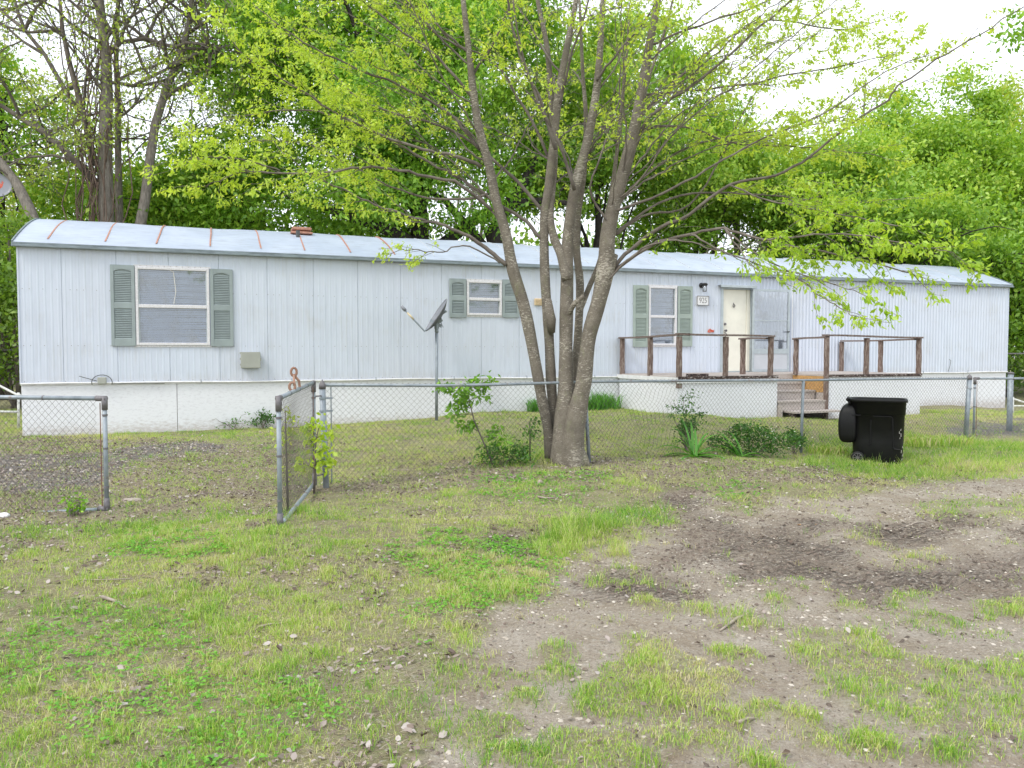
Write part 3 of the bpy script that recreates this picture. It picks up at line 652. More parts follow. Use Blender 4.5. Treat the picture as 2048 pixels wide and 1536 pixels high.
# ------------------------------------------------------------------ deck (world coordinates via wv)
VD = 2.40; DZ = 1.125; RZ = 1.90
dk = thing('porch_deck', wv(W(1240, 745, 1.2)[0], 1.2, 0), 'raised wooden porch deck with brown posts and white skirting in front of the door', 'deck')
uL = W(1357, 750, VD)[0]; uR = W(1841, 748, VD)[0]; sL = W(1556, 780, VD)[0]; sR = W(1653, 780, VD)[0]; VN = 1.35
b = MB()
def wbox(b, u0, u1, v0, v1, z0, z1, mi=0):
    c = [wv(u, v, z) for z in (z0, z1) for u, v in ((u0, v0), (u1, v0), (u1, v1), (u0, v1))]
    b.add(c, [(0, 1, 2, 3), (7, 6, 5, 4), (0, 4, 5, 1), (1, 5, 6, 2), (2, 6, 7, 3), (3, 7, 4, 0)], mi)
v = .03
while v < VD - .05:
    v1 = min(v + .138, VD - .03); jz = random.uniform(-.004, .004)
    if v1 < VN: wbox(b, uL, uR, v, v1, DZ - .035 + jz, DZ + jz)
    else:
        wbox(b, uL, sL - .02, v, v1, DZ - .035 + jz, DZ + jz); wbox(b, sR + .02, uR, v, v1, DZ - .035 + jz, DZ + jz)
    v += .145
b.build('deck_boards', M['plank'], dk)
b = MB()
wbox(b, uL - .02, sL - .02, VD - .01, VD + .03, DZ - .06, DZ + .0); wbox(b, sR + .02, uR + .02, VD - .01, VD + .03, DZ - .055, DZ + .0)
wbox(b, uL + .25, uL + .7, VD - .12, VD - .02, DZ, DZ + .05)
each(b, 'rotted_rim_board', M['rot'], dk)
b = MB(); wbox(b, uL - .045, uL - .005, .0, VD + .02, DZ - .10, DZ - .02); wbox(b, uL - .04, sL - .02, VD + .005, VD + .035, DZ - .13, DZ - .065); wbox(b, uR + .005, uR + .04, 0, VD + .02, DZ - .08, DZ - .01); each(b, 'white_rim_board', M['white'], dk)
b = MB(); wbox(b, sL - .0, sR, VN - .02, VN + .02, DZ - .17, DZ - .03); b.build('header_board', M['plank'], dk)
for (a0, a1, c0, c1) in ((uL, sL - .02, VD - .02, VD + .0), (sR + .05, uR, VD - .02, VD + .0), (uL - .004, uL + .014, .04, VD - .021), (uR - .014, uR + .004, .04, VD - .021), (sL - .035, sL - .015, VN, VD - .021)):
    b = MB(); wbox(b, a0, a1, c0, c1, -.3, DZ - .062); b.build('skirt_panel', M['skirt'], dk)
b = MB(); wbox(b, sR + .015, sR + .035, VN, VD - .02, .2, .74); b.build('side_board', M['plank'], dk)
b = MB(); wbox(b, sR + .012, sR + .035, VN, VD - .02, .745, DZ - .04); b.build('strand_board_panel', M['osb'], dk)
def post(u, v, z0=DZ - .06, z1=RZ, w=.095):
    b = MB(); n = 7; ring = []
    for i in range(n):
        z = z0 + (z1 - z0) * i / (n - 1); ww = w * random.uniform(.9, 1.03); ju, jv = random.uniform(-.004, .004), random.uniform(-.004, .004)
        c = .012
        for su, sv in ((-1, -1), (1, -1), (1, 1), (-1, 1)):
            for q in ((0, 1), (1, 0)) if (su * sv > 0) else ((1, 0), (0, 1)):
                ring.append(wv(u + ju + su * (ww / 2 - c * q[0]), v + jv + sv * (ww / 2 - c * q[1]), z))
    f = []
    for i in range(n - 1):
        for k in range(8): j = (k + 1) % 8; f.append((i * 8 + k, i * 8 + j, i * 8 + 8 + j, i * 8 + 8 + k))
    f += [tuple(range(7, -1, -1)), tuple(range((n - 1) * 8, n * 8))]
    b.add(ring, f); return b.build('post', M['wood'], dk)
vN2 = .10
post(uL + .03, vN2); post(uL + .03, v_for(1300, uL + .03)); post(uL + .03, VD - .03, .9)
uA = W(1453, 720, VD)[0]; uB = W(1543, 720, VD)[0]; uC = W(1654, 720, VD)[0]; uD = W(1735, 720, VD)[0]
post(uA, VD - .03); post(uB, VD - .03); post(uC, VD - .01, .15); post(uD, VD - .03); post(uR - .03, VD - .03)
vB = v_for(1485, uB); vC = v_for(1591, uC); post(uB, vB, DZ - .02, RZ - .03); post(uC, vC, DZ - .02, RZ - .03)
v1_ = v_for(1682, uR - .03); v2_ = v_for(1760, uR - .03); post(uR - .03, v1_, DZ - .02, RZ - .05); post(uR - .03, v2_, DZ - .02, RZ - .05)
def rail(p, q, name='handrail'):
    b = MB(); n = 6; p = np.array(p); q = np.array(q); L = []
    for i in range(n): t = i / (n - 1); L.append(p + (q - p) * t + np.array([0, 0, .006 * math.sin(t * 6 + p[0])]))
    for i in range(n - 1): b.beam(L[i], L[i + 1], .13, .035)
    return b.build(name, M['railwood'], dk)
rz = RZ + .018
rail(wv(uL + .03, .03, rz - .01), wv(uL + .03, VD + .0, rz + .01)); rail(wv(uL - .03, VD - .03, rz + .03), wv(uB + .06, VD - .03, rz - .0))
rail(wv(uB, vB - .08, rz - .03), wv(uB, VD - .1, rz - .036)); rail(wv(uC, vC - .06, rz - .03), wv(uC, VD - .0, rz + .0))
rail(wv(uC - .06, VD - .03, rz + .032), wv(uR + .03, VD - .03, rz - .0)); rail(wv(uR - .03, .1, rz - .05), wv(uR - .03, VD - .1, rz - .04))
# stairs as a part
st = MB(); wbox(st, sL + .0, sL + .04, VN + .2, VN + 1.15, .1, .5); stair = st.build('stairs', M['plank'], dk)
TRE = [(.96, VN + .02, VN + .32, sL, sR), (.78, VN + .3, VN + .62, sL, sR), (.60, VN + .6, VN + .95, sL, sR - .06 + .06)]
zprev = None
steps = [(763, .95), (780, .79), (800, .60), (823, .40)]
vf = VN + .03; prev = DZ - .17; ws = [(sL, sR), (sL, sR - .02), (sL, sR + .03), (sL + .12, sR + .10)]
fronts = []
for (py, z), (a, c) in zip(steps, ws):
    # tread front v from the pixel row
    d = ray(1600, py); tt = (z - 1.6) / d[2]; p = EYE + d * tt; fv = float(np.dot(p[:2] - P0, WO)); fronts.append(fv)
print('step fronts', fronts, 'VN', VN, 'uL', uL, 'uR', uR, 'vB', vB, vC, v1_, v2_)
fr = VN + .02
F4 = [VN + .42, VN + .76, VN + 1.08, VN + 1.42]
for i, ((py, z), (a, c)) in enumerate(zip(steps, ws)):
    b = MB(); wbox(b, a, c, fr - .02, F4[i], z - .035, z); b.build('tread', M['plank'], stair)
    if i < 3:
        z2 = steps[i + 1][1]; b = MB(); wbox(b, a + .01, c - .01, F4[i] - .045, F4[i] - .02, z2 + .002, z - .037); b.build('riser', M['plank'], stair)
    fr = F4[i]
b = MB(); wbox(b, sL + .15, sL + .22, VN + 1.2, VN + 1.33, .0, .36); wbox(b, sR - .25, sR - .2, VN + 1.2, VN + 1.32, .0, .36); wbox(b, sL + .14, sR + .08, VN + 1.1, VN + 1.13, .05, .12); each(b, 'step_leg', M['rot'], stair)

# ------------------------------------------------------------------ chain link
def linkmesh(name, A, B, z0a, z1a, z0b, z1b, parent, a=.037, r=.0021, wob=.012, seed=0, over=.03, mat=None, warp=None):
    A = np.array(A, float); B = np.array(B, float); L = np.hypot(*(B - A)); nS = int(L / a)
    d = (B - A) / L; nrm = np.array([d[1], -d[0]])
    V = []; Fc = []; base = 0
    H = max(z1a - z0a, z1b - z0b) + over; nK = int(H / a) + 1
    for i in range(nS):
        k = np.arange(nK); x = i * a + ((k + i) % 2) * a; t = np.clip(x / L, 0, 1)
        zt = z1a + (z1b - z1a) * t + over; zb = z0a + (z0b - z0a) * t; z = zt - (k) * a
        keep = z > zb - .01
        x, z = x[keep], z[keep]
        if len(x) < 2: continue
        n1 = vn(x * 1.3 + seed, z * 2.0, 5) - .5; n2 = vn(x * 1.9 + seed, z * 2.4, 8) - .5; n3 = vn(x * .9, z * 1.3, 11 + seed) - .5
        damp = np.clip((zt[keep] - over - z) / .12, 0, 1)
        xx = x + n1 * wob * 1.6 * damp; zz = z + n2 * wob * 1.6 * damp; oo = n3 * wob * 4 * damp + (((np.arange(len(x)) + i) % 2) - .5) * .004
        if warp is not None: xx, zz = warp(xx, zz)
        P = np.stack([A[0] + d[0] * xx + nrm[0] * oo, A[1] + d[1] * xx + nrm[1] * oo, zz], 1)
        offs = [(d[0] * r * math.cos(q), d[1] * r * math.cos(q), 0) for q in (0,)]
        e1 = np.array([d[0] * r, d[1] * r, 0]); e2 = np.array([-d[0] * r * .5 + nrm[0] * r * .87, -d[1] * r * .5 + nrm[1] * r * .87, 0]); e3 = np.array([-d[0] * r * .5 - nrm[0] * r * .87, -d[1] * r * .5 - nrm[1] * r * .87, 0])
        V.append(np.concatenate([P + e1, P + e2, P + e3])); n = len(P); j = np.arange(n - 1)
        for s, q in ((0, 1), (1, 2), (2, 0)): Fc.append(np.stack([base + s * n + j, base + q * n + j, base + q * n + j + 1, base + s * n + j + 1], 1))
        base += 3 * n
    return raw(name, np.concatenate(V), np.concatenate(Fc), mat or M['wire'], parent)
FA = at(648, 770, 9.0); FB = at(1934, 757, 14.4)
def fpt(Y): t = (Y - 9.0) / 5.4; return FA[:2] + (FB[:2] - FA[:2]) * t
fence = thing('chain_link_fence', (FA[0], FA[1], 0), 'long grey chain-link fence with top rail running behind the multi-trunk tree', 'fence')
railpx = [(648, 770, 9.0), (880, 771, 9.75), (1000, 769, 10.15), (1178, 763.5, 10.72), (1400, 761.5, 11.6), (1607, 760.5, 12.5), (1780, 758, 13.4), (1934, 757, 14.4)]
ts = []; 
def fence_Y(px):   # depth of the fence line at a pixel column
    k = (px - 1024) / F * 1.0; lo, hi = 5., 25.
    for _ in range(40):
        m = (lo + hi) / 2; p = fpt(m); kk = at(px, 800, m)[0] / m
        if p[0] / m < kk: lo = m
        else: hi = m
    return lo
pts = [at(px, py, fence_Y(px)) for px, py, _ in railpx]
rb = MB(); rb.tube(pts, .019, 10); rb.build('top_rail', M['galv'], fence, True)
Lf = np.hypot(*(FB - FA)[:2]); rx = np.array([np.hypot(*(p - FA)[:2]) for p in pts]); rzv = np.array([p[2] for p in pts])
def warpf(x, z):
    top = np.interp(x, rx, rzv); lin = FA[2] + (FB[2] - FA[2]) * x / Lf; z = z + (top - lin)
    c = 4.9; w = np.exp(-((x - c) / .9) ** 2) * np.clip((top - z) / .2, 0, 1); x = x + w * .10 * np.sin(z * 9); z = z - w * .05 * np.sin(x * 7)
    return x, z
linkmesh('wire_mesh', FA[:2], FB[:2], zgf(FA[0], FA[1]) + .01, FA[2], zgf(FB[0], FB[1]), FB[2], fence, warp=warpf, r=.0021, wob=.014)
def fpost(px, ytop, lean=0, r=.024, name='post', cap=False, px2=None, off=0):
    Y = fence_Y(px); p = fpt(Y); zt = at(px, ytop, Y)[2]; zb = zgf(p[0], p[1]); b = MB()
    x2 = p[0] + (0 if px2 is None else (px2 - px) / F * Y); b.tube([(x2, p[1] + off, zb - .15), (p[0], p[1] + off, zt)], r, 12); o = b.build(name, M['galv'], fence, True); return p, zt, zb, o
p, zt, zb, ep = fpost(645, 776, r=.036, px2=651, name='gate_post')
b = MB(); b.tube([(p[0], p[1], zt - .01), (p[0], p[1], zt + .03), (p[0], p[1], zt + .05), (p[0], p[1], zt + .10)], [.041, .041, .036, .004], 12); b.build('post_cap', M['cast'], ep, True)
b = MB(); d2 = (FB - FA)[:2] / Lf; tb = p + d2 * .10; b.tube([(tb[0], tb[1], zb + .05), (tb[0], tb[1], zt + .02)], .007, 6); b.build('tension_bar', M['galv'], fence)
b = MB()
for z in (zt - .12, zt - .27, zt - .75):
    b.tube([(p[0], p[1], z - .012), (p[0], p[1], z + .012)], .041, 12); b.beam((p[0] + .03, p[1], z), (tb[0] + .02, tb[1], z), .008, .022)
each(b, 'brace_band', M['galv'], fence, False, 2)
fpost(1170, 768, r=.026, px2=1181, off=.06); fpost(1606, 762, r=.024, px2=1603)
p, zt, zb, ep = fpost(1938, 758, r=.042, px2=1932, name='gate_post')
b = MB(); b.tube([(p[0], p[1], zt - .01), (p[0], p[1], zt + .03), (p[0], p[1], zt + .05), (p[0], p[1], zt + .09)], [.047, .047, .040, .005], 12); b.build('post_cap', M['cast'], ep, True)
b = MB()
for z in (zt - .18, zt - .55): b.tube([(p[0] - .0, p[1], z - .014), (p[0], p[1], z + .014)], .048, 12)
each(b, 'brace_band', M['galv'], fence)

# gates
def gate(name, label, A, B, zba, zta, zbb, ztb, seed, mesh_a=.037, bars=True, r=.021, tensions=(1,)):
    A = np.array(A, float); B = np.array(B, float); g = thing(name, (A[0], A[1], min(zba, zbb)), label, 'gate')
    b = MB(); b.tube([(A[0], A[1], zta), (B[0], B[1], ztb)], r, 10); b.build('top_rail', M['galv'], g, True)
    b = MB(); n = 6; b.tube([(A[0] + (B[0] - A[0]) * t, A[1] + (B[1] - A[1]) * t, zba + (zbb - zba) * t) for t in np.linspace(0, 1, n)], r, 10); b.build('bottom_rail', M['galv'], g, True)
    for P, z0, z1 in ((A, zba, zta), (B, zbb, ztb)):
        b = MB(); b.tube([(P[0], P[1], z0), (P[0], P[1], z1)], r, 10); s = b.build('upright', M['galv'], g, True)
    d = (B - A) / np.hypot(*(B - A))
    b = MB()
    for P, z, sg, up in ((A, zta, 1, -1), (B, ztb, -1, -1), (A, zba, 1, 1), (B, zbb, -1, 1)):
        b.tube([(P[0], P[1], z + up * .11), (P[0], P[1], z - up * .022)], r + .007, 10); b.tube([(P[0] - d[0] * sg * .02, P[1] - d[1] * sg * .02, z), (P[0] + d[0] * sg * .09, P[1] + d[1] * sg * .09, z)], r + .006, 10)
    each(b, 'corner_fitting', M['cast'], g, True, 2)
    i = .05; linkmesh('wire_mesh', A + d * i, B - d * i, zba + .02, zta - .02, zbb + .02, ztb - .02, g, seed=seed, over=0.0, wob=.012, a=mesh_a, r=.0018)
    b = MB()
    for P in (A + d * i, B - d * i): b.tube([(P[0], P[1], min(zba, zbb) + .03), (P[0], P[1], max(zta, ztb) - .05)], .005, 6)
    each(b, 'tension_bar', M['rustiron'], g)
    b = MB()
    for P, z0, z1 in ((A, zba, zta), (B, zbb, ztb)):
        for q in (.2, .55, .85): z = z0 + (z1 - z0) * q; b.tube([(P[0], P[1], z - .01), (P[0], P[1], z + .01)], r + .004, 10)
    for t in (.25, .5, .75):
        for z0, z1 in ((zta, ztb),):
            x = A + (B - A) * t; z = z0 + (z1 - z0) * t; b.tube([(x[0] - d[0] * .006, x[1] - d[1] * .006, z), (x[0] + d[0] * .006, x[1] + d[1] * .006, z)], r + .003, 10)
    each(b, 'tie_band', M['cast'], g); return g, d
a_ = at(-260, 791, 7.9); b_ = at(209, 797, 7.5); c_ = at(209, 1018, 7.5); e_ = at(-260, 1045, 7.9)
gate('left_gate', 'chain-link gate panel at the left edge with weeds along its bottom rail', (a_[0], a_[1]), (b_[0], b_[1]), e_[2], a_[2], c_[2], b_[2], 3)[0].name = 'chain_link_gate'
a_ = at(627, 765, 8.85); b_ = at(557, 797, 6.55); c_ = at(557, 1052, 6.55); e_ = at(630, 966, 8.85)
g2, d = gate('chain_link_gate', 'open chain-link gate leaf swung toward the camera, rusty latch on top', (a_[0], a_[1]), (b_[0], b_[1]), e_[2], a_[2], c_[2], b_[2], 9)
lt = at(598, 776, 7.8); lt2 = at(586, 780, 7.45)
t_ = .46; base = np.array([a_[0] + (b_[0] - a_[0]) * t_, a_[1] + (b_[1] - a_[1]) * t_, a_[2] + (b_[2] - a_[2]) * t_]); m_ = .62; base2 = np.array([a_[0] + (b_[0] - a_[0]) * m_, a_[1] + (b_[1] - a_[1]) * m_, a_[2] + (b_[2] - a_[2]) * m_])
b = MB(); top = base + np.array([-.06, 0, .17])
def loop(c, r, n=12): return [c + np.array([r * .7 * math.cos(t), r * .9 * math.cos(t) * .3, r * 1.1 * math.sin(t)]) for t in np.linspace(0, 2 * math.pi, n)]
b.tube([base, base + np.array([-.01, 0, .08]), top - np.array([0, 0, .03])], .014, 6); b.tube([top - np.array([0, 0, .03]), base2 + np.array([0, 0, .06])], .013, 6); b.tube(loop(top, .038), .013, 6); b.tube(loop(base2 + np.array([-.02, 0, .045]), .036), .013, 6)
b.build('fork_latch', M['latch'], g2)
b = MB(); z = a_[2] - .16; b.tube([(a_[0], a_[1], z), (FA[0] + .0, FA[1], z)], .008, 6); z = e_[2] + .08; b.tube([(a_[0], a_[1], z), (FA[0], FA[1], z)], .008, 6); each(b, 'hinge_pin', M['cast'], g2)
a_ = at(1950, 757, 14.75); b_ = at(2100, 757, 15.1); c_ = at(2100, 880, 15.1); e_ = at(1946, 882, 14.75)
gate('chain_link_gate', 'small chain-link walk gate right of the trash bin, far end of fence', (a_[0], a_[1]), (b_[0], b_[1]), e_[2], a_[2], c_[2], b_[2], 5, .052)
p = at(2018, 880, 15.2); gp = thing('fence_post', (p[0], p[1], p[2]), 'thick galvanized post standing behind the small walk gate', 'post')
b = MB(); zt = at(2018, 748, 15.2)[2]; b.tube([(p[0], p[1], p[2] - .2), (p[0], p[1], zt)], .052, 14); b.build('pole', M['galv'], gp, True)
b = MB(); b.tube([(p[0], p[1], zt), (p[0], p[1], zt + .03), (p[0], p[1], zt + .04)], [.06, .06, .02], 14); b.build('cap', M['cast'], gp, True)
# far fences behind the home
def farfence(label, pa, pb, h):
    A = pa; B = pb; f = thing('chain_link_fence', (A[0], A[1], A[2]), label, 'fence'); L = np.hypot(*(B - A)[:2])
    linkmesh('wire_mesh', A[:2], B[:2], A[2], A[2] + h, B[2], B[2] + h, f, a=.08, r=.004, over=0)
    b = MB(); b.tube([(A[0], A[1], A[2] + h), (B[0], B[1], B[2] + h)], .022, 6); b.build('top_rail', M['cast'], f)
    n = max(2, int(L / 3))
    for i in range(n + 1): q = A + (B - A) * i / n; b = MB(); b.tube([(q[0], q[1], q[2] - .1), (q[0], q[1], q[2] + h)], .025, 6); b.build('post', M['cast'], f)
farfence('dark chain-link fence beyond the left end of the home', np.array([-16, 17.5, .15]), np.array([-9.5, 20.5, .15]), 1.5)
farfence('dark chain-link fence in the distance beyond the right end of the home', np.array([14.2, 23.6, .1]), np.array([22, 22.5, .1]), 1.45)
# white pipes
def pipes(label, Ls):
    p0 = Ls[0][0]; o = thing('pipe_railing', (p0[0], p0[1], zgf(p0[0], p0[1])), label, 'railing')
    for L in Ls: b = MB(); b.tube(L, .022, 8); b.build('pipe', M['whitepipe'], o, True)
pl_ = [[at(-60, 822, 14.2), at(37, 824, 14.2)], [at(-60, 868, 14.2), at(37, 868, 14.2)], [at(-60, 740, 14.2), at(0, 772, 14.2), at(33, 789, 14.2), at(40, 790, 13.6)], [at(-50, 735, 14.3), at(-50, 880, 14.3)], [at(37, 785, 14.35), at(37, 872, 14.35)]]
pipes('low pale pipe railing beside the left end of the home', pl_)
pipes('pale pipe railing beyond the walk gate at the right edge', [[at(2028, 798, 18), at(2070, 812, 18), at(2100, 824, 18)], [at(2024, 812, 18), at(2100, 812, 18)], [at(2100, 790, 18), at(2100, 840, 18)], [at(2026, 794, 18), at(2026, 836, 18)]])

# ------------------------------------------------------------------ satellite dishes
p = at(873, 838, 15.0); zt = at(877, 655, 15.0)[2]
ds = thing('satellite_dish', (p[0], p[1], zgf(p[0], p[1])), 'grey satellite dish on a tall pole, tilted up to the left before the siding', 'satellite dish')
b = MB(); b.tube([(p[0], p[1], zgf(p[0], p[1]) - .1), (p[0] + .01, p[1], zt)], .030, 12); b.tube([(p[0] + .01, p[1], zt - .10), (p[0] + .01, p[1], zt + .0)], .037, 12); b.build('pole', M['galv'], ds, True)
def dish(parent, C, nrm, upv, ra, rb_, depth, mats, bowl_back=True):
    nrm = np.array(nrm, float); nrm /= np.linalg.norm(nrm); up = np.array(upv, float); up -= nrm * np.dot(up, nrm); up /= np.linalg.norm(up); sd_ = np.cross(up, nrm)
    b = MB(); nr, na = 8, 36; v = []
    for side, off in ((0, 0), (1, -.012)):
        for i in range(nr + 1):
            r = i / nr
            for k in range(na): t = 2 * math.pi * k / na; v.append(C + up * ra * r * math.cos(t) + sd_ * rb_ * r * math.sin(t) + nrm * (depth * r * r + off))
    f = []; m = []
    for side in (0, 1):
        o = side * (nr + 1) * na
        for i in range(nr):
            for k in range(na):
                q = (k + 1) % na; a = (o + i * na + k, o + i * na + q, o + (i + 1) * na + q, o + (i + 1) * na + k); b.f.append(a if side else a[::-1]); b.m.append(side)
    o = (nr + 1) * na
    for k in range(na): q = (k + 1) % na; b.f.append((nr * na + k, nr * na + q, o + nr * na + q, o + nr * na + k)); b.m.append(0)
    b.v = [tuple(x) for x in v]; b.n = len(v); return b.build('reflector', mats, parent, True), up, sd_, nrm
top = at(890, 598, 15.0); bot = at(850, 659, 15.0); C = (top + bot) / 2 + np.array([.10, 0, -.07])
upd = top - bot; nd = np.array([-upd[2], -.22 * np.linalg.norm(upd), upd[0]])
rf, up, sdv, nn = dish(ds, C, nd, upd, np.linalg.norm(upd) / 2 + .02, .34, .10, [M['dish'], M['dishback']])
b = MB(); tipp = at(806, 616, 14.95); st_ = at(849, 662, 14.95); b.tube([C - nn * .03 - up * .05, (C + st_) / 2 - nn * .03, st_, st_ + (tipp - st_) * .5, tipp], [.02, .02, .018, .017, .015], 8); b.build('feed_arm', M['galv'], ds, True)
b = MB(); q = at(803, 612, 14.95); b.tube([tipp + (st_ - tipp) * .12, tipp, q], [.03, .035, .022], 10); b.build('feed_horn', M['dish'], ds, True)
b = MB(); m0 = st_ + (tipp - st_) * .5; m1 = st_ + (tipp - st_) * .8; b.tube([m0, m1], .0185, 8); b.build('label_band', M['tan'], ds, True)
hub = np.array([p[0] + .01, p[1], zt + .02]); b = MB(); b.tube([hub - [0, 0, .05], hub + [0, 0, .12]], .045, 8); b.tube([hub + [0, 0, .08], C - nn * .04], .045, 8); b.beam(hub + [-.12, 0, .12], hub + [.1, 0, -.0], .05, .06); b.tube([hub + [.06, 0, .12], hub + [.13, 0, -.02]], .008, 6); b.tube([C - nn * .03 + up * .18, hub + [.03, 0, .2]], .022, 6); b.tube([C - nn * .03 - up * .15, hub], .022, 6); b.build('bracket', M['galv'], ds)
# dish cropped by the left edge
p = at(-40, 900, 11.5); zt = at(-14, 392, 11.5)[2]
d2_ = thing('satellite_dish', (p[0], p[1], zgf(p[0], p[1])), 'grey satellite dish with red mark cropped by the left edge', 'satellite dish')
b = MB(); b.tube([(p[0], p[1], -.1), (p[0], p[1], zt)], .03, 10); b.build('pole', M['galv'], d2_, True)
C2 = at(-23, 368, 11.5); rf2, up2, sd2, nn2 = dish(d2_, C2, (.55, -.8, .25), (.25, 0, 1), .21, .29, .05, [M['dish'], M['dishback']])
b = MB(); q = C2 + sd2 * -.0; cc = at(6, 368, 11.2)
for s in ([(-4, 8), (-2, -2), (2, -9), (3, 0), (0, 8)], [(-3, 2), (3, -2)], [(-5, 12), (0, 3), (5, -6)]): b.tube([at(3 + x * .8, 369 + y * .8, 11.30) for x, y in s], .005, 5)
b.build('red_mark', M['red'], rf2)
b = MB(); b.tube([C2 - nn2 * .02, np.array([p[0], p[1], zt])], .035, 8); b.tube([at(6, 388, 11.5), at(8, 396, 11.5), at(0, 404, 11.5), at(-30, 412, 11.5)], .008, 5); b.build('bracket', M['cast'], d2_)

# ------------------------------------------------------------------ trash bin
cx, cy = at(1752, 930, 11.90)[:2]; zb = at(1752, 930, 11.62)[2]
sc_ = 11.62 / F; bn = thing('trash_bin', (cx, cy, zb), 'black wheeled trash bin with open lid hanging at its left side', 'trash bin')
Hh = 132 * sc_; X = lambda px: (px - 1752) * sc_
def rring(x0, x1, y0, y1, z, n=8, r=.165):
    o = []
    for cx_, cy_, a0 in ((x1 - r, y1 - r, 0), (x0 + r, y1 - r, 90), (x0 + r, y0 + r, 180), (x1 - r, y0 + r, 270)):
        for i in range(n): t = R(a0 + 90 * i / (n - 1)); o.append((cx + cx_ + r * math.cos(t), cy + cy_ + r * math.sin(t), zb + z))
    return o
b = MB(); lv = [(0.0, 0, .06), (.02, 0, .02), (.06, .0, .0), (Hh * .35, 0, 0), (Hh * .76, 0, 0)]
rings = []
def xw(z): t = z / Hh; return X(1709 - 6 * t), X(1800 + 3.5 * t)
for z, _, ins in lv: x0, x1 = xw(z); d_ = .25 + .045 * z / Hh; rings.append(rring(x0 + ins, x1 - ins, -d_ + ins, d_ - ins, z))
for z, ex in ((Hh * .765, .010), (Hh * .95, .012), (Hh * .955, .030), (Hh * .985, .034), (Hh, .026)): x0, x1 = xw(z); d_ = .25 + .045 * z / Hh; rings.append(rring(x0 - ex, x1 + ex, -d_ - ex, d_ + ex, z))
for z, ex in ((Hh * .995, .0), (Hh * .9, -.012), (.08, -.03)): x0, x1 = xw(z); d_ = .25 + .045 * z / Hh; rings.append(rring(x0 - ex, x1 + ex, -d_ - ex, d_ + ex, z))
n = len(rings[0]); v = [p for r_ in rings for p in r_]; f = [tuple(range(n - 1, -1, -1))]
for i in range(len(rings) - 1):
    for k in range(n): q = (k + 1) % n; f.append((i * n + k, i * n + q, (i + 1) * n + q, (i + 1) * n + k))
f.append(tuple(range((len(rings) - 1) * n, len(rings) * n))); b.add(v, f); body = b.build('body', M['bin'], bn); body.data.polygons.foreach_set('use_smooth', [len(p.vertices) == 4 and abs(p.normal.z) < .5 for p in body.data.polygons])
b = MB(); Zp = lambda py: zb + (930 - py) * sc_
yf = lambda z: cy - (.25 + .045 * (z - zb) / Hh) - .004
def seamline(P, r=.010): b.tube([(cx + X(x), yf(Zp(y)), Zp(y)) for x, y in P], r, 6)
seamline([(1745, 832), (1777, 832), (1780, 835), (1782, 893), (1785, 897), (1795, 898)]); seamline([(1741, 840), (1741, 888), (1738, 890)]); seamline([(1706, 831), (1722, 831)])
each(b, 'moulded_ridge', M['bin'], body)
b = MB()
for (x, y, l) in ((1793, 866, 5), (1796, 872, 7), (1795, 860, 4), (1794, 876, 3), (1797, 905, 6), (1799, 912, 5), (1798, 920, 5), (1785, 922, 3), (1770, 925, 3), (1799, 895, 4)):
    z = Zp(y); x_ = cx + X(x); h = l * sc_; ang = random.uniform(-1, 1) * .4
    xx1 = xw(z - zb)[1] + cx
    yy = yf(z) + (0 if x < 1792 else .02 + .004 * (x - 1792) ** 1.3)
    b.add([(x_ - .004, yy - .004, z), (x_ + .005, yy - .003, z), (x_ + .006 + ang * .02, yy - .003, z + h), (x_ + ang * .02, yy - .004, z + h)], [(0, 1, 2, 3)])
each(b, 'scuff_mark', M['scuff'], body)
# lid hanging
b = MB(); xl0, xl1 = X(1681), X(1716); prof = []
for (zz, x0, x1, dd_) in ((809, 20, 34, .16), (812, 12, 34, .22), (818, 6, 34, .26), (828, 2, 34, .29), (850, 0, 34, .30), (872, 1, 34, .29), (882, 3, 33, .27), (887, 7, 30, .24), (889, 12, 26, .20)):
    prof.append((Zp(zz) - zb, X(1680 + x0), X(1680 + x1), dd_))
prof.sort(); rings = [rring(x0, x1, -dd_, dd_, z, 5, min(.05, (x1 - x0) / 2.2)) for z, x0, x1, dd_ in prof]; n = len(rings[0]); v = [p for r_ in rings for p in r_]; f = [tuple(range(n - 1, -1, -1)), tuple(range((len(rings) - 1) * n, len(rings) * n))]
for i in range(len(rings) - 1):
    for k in range(n): q = (k + 1) % n; f.append((i * n + k, i * n + q, (i + 1) * n + q, (i + 1) * n + k))
b.add(v, f); b.build('lid', M['bin'], bn, True)
b = MB(); b.tube([(cx + X(1697), cy - .24, Zp(800)), (cx + X(1697), cy + .24, Zp(800))], .025, 8)
b.tube([(cx + X(1697), cy - .2, Zp(800)), (cx + X(1703), cy - .22, Zp(810))], .02, 8); b.tube([(cx + X(1697), cy + .2, Zp(800)), (cx + X(1703), cy + .22, Zp(810))], .02, 8); b.build('handle', M['bin'], bn, True)
for s in (-1, 1):
    wx, wz = cx + X(1718), zb + .095; wy = cy + s * .275
    b = MB(); b.tube([(wx, wy - .03, wz), (wx, wy - .022, wz), (wx, wy + .022, wz), (wx, wy + .03, wz)], [.075, .095, .095, .075], 20); w_ = b.build('wheel', M['bin'], bn)
    b = MB()
    for k in range(8): t = k * math.pi / 4; b.tube([(wx + .015 * math.cos(t), wy + s * .034, wz + .015 * math.sin(t)), (wx + .06 * math.cos(t), wy + s * .034, wz + .06 * math.sin(t))], .005, 5)
    rr = [(wx + .066 * math.cos(t), wy + s * .032, wz + .066 * math.sin(t)) for t in np.linspace(0, 2 * math.pi, 20)]; b.tube(rr, .005, 5); b.tube([(wx, wy, wz), (wx, wy + s * .045, wz)], .018, 10); b.build('hub', M['cast'], w_)

bn.rotation_euler = (0, 0, -math.atan2(cx, cy))
print('built hard objects', time.time() - T0)
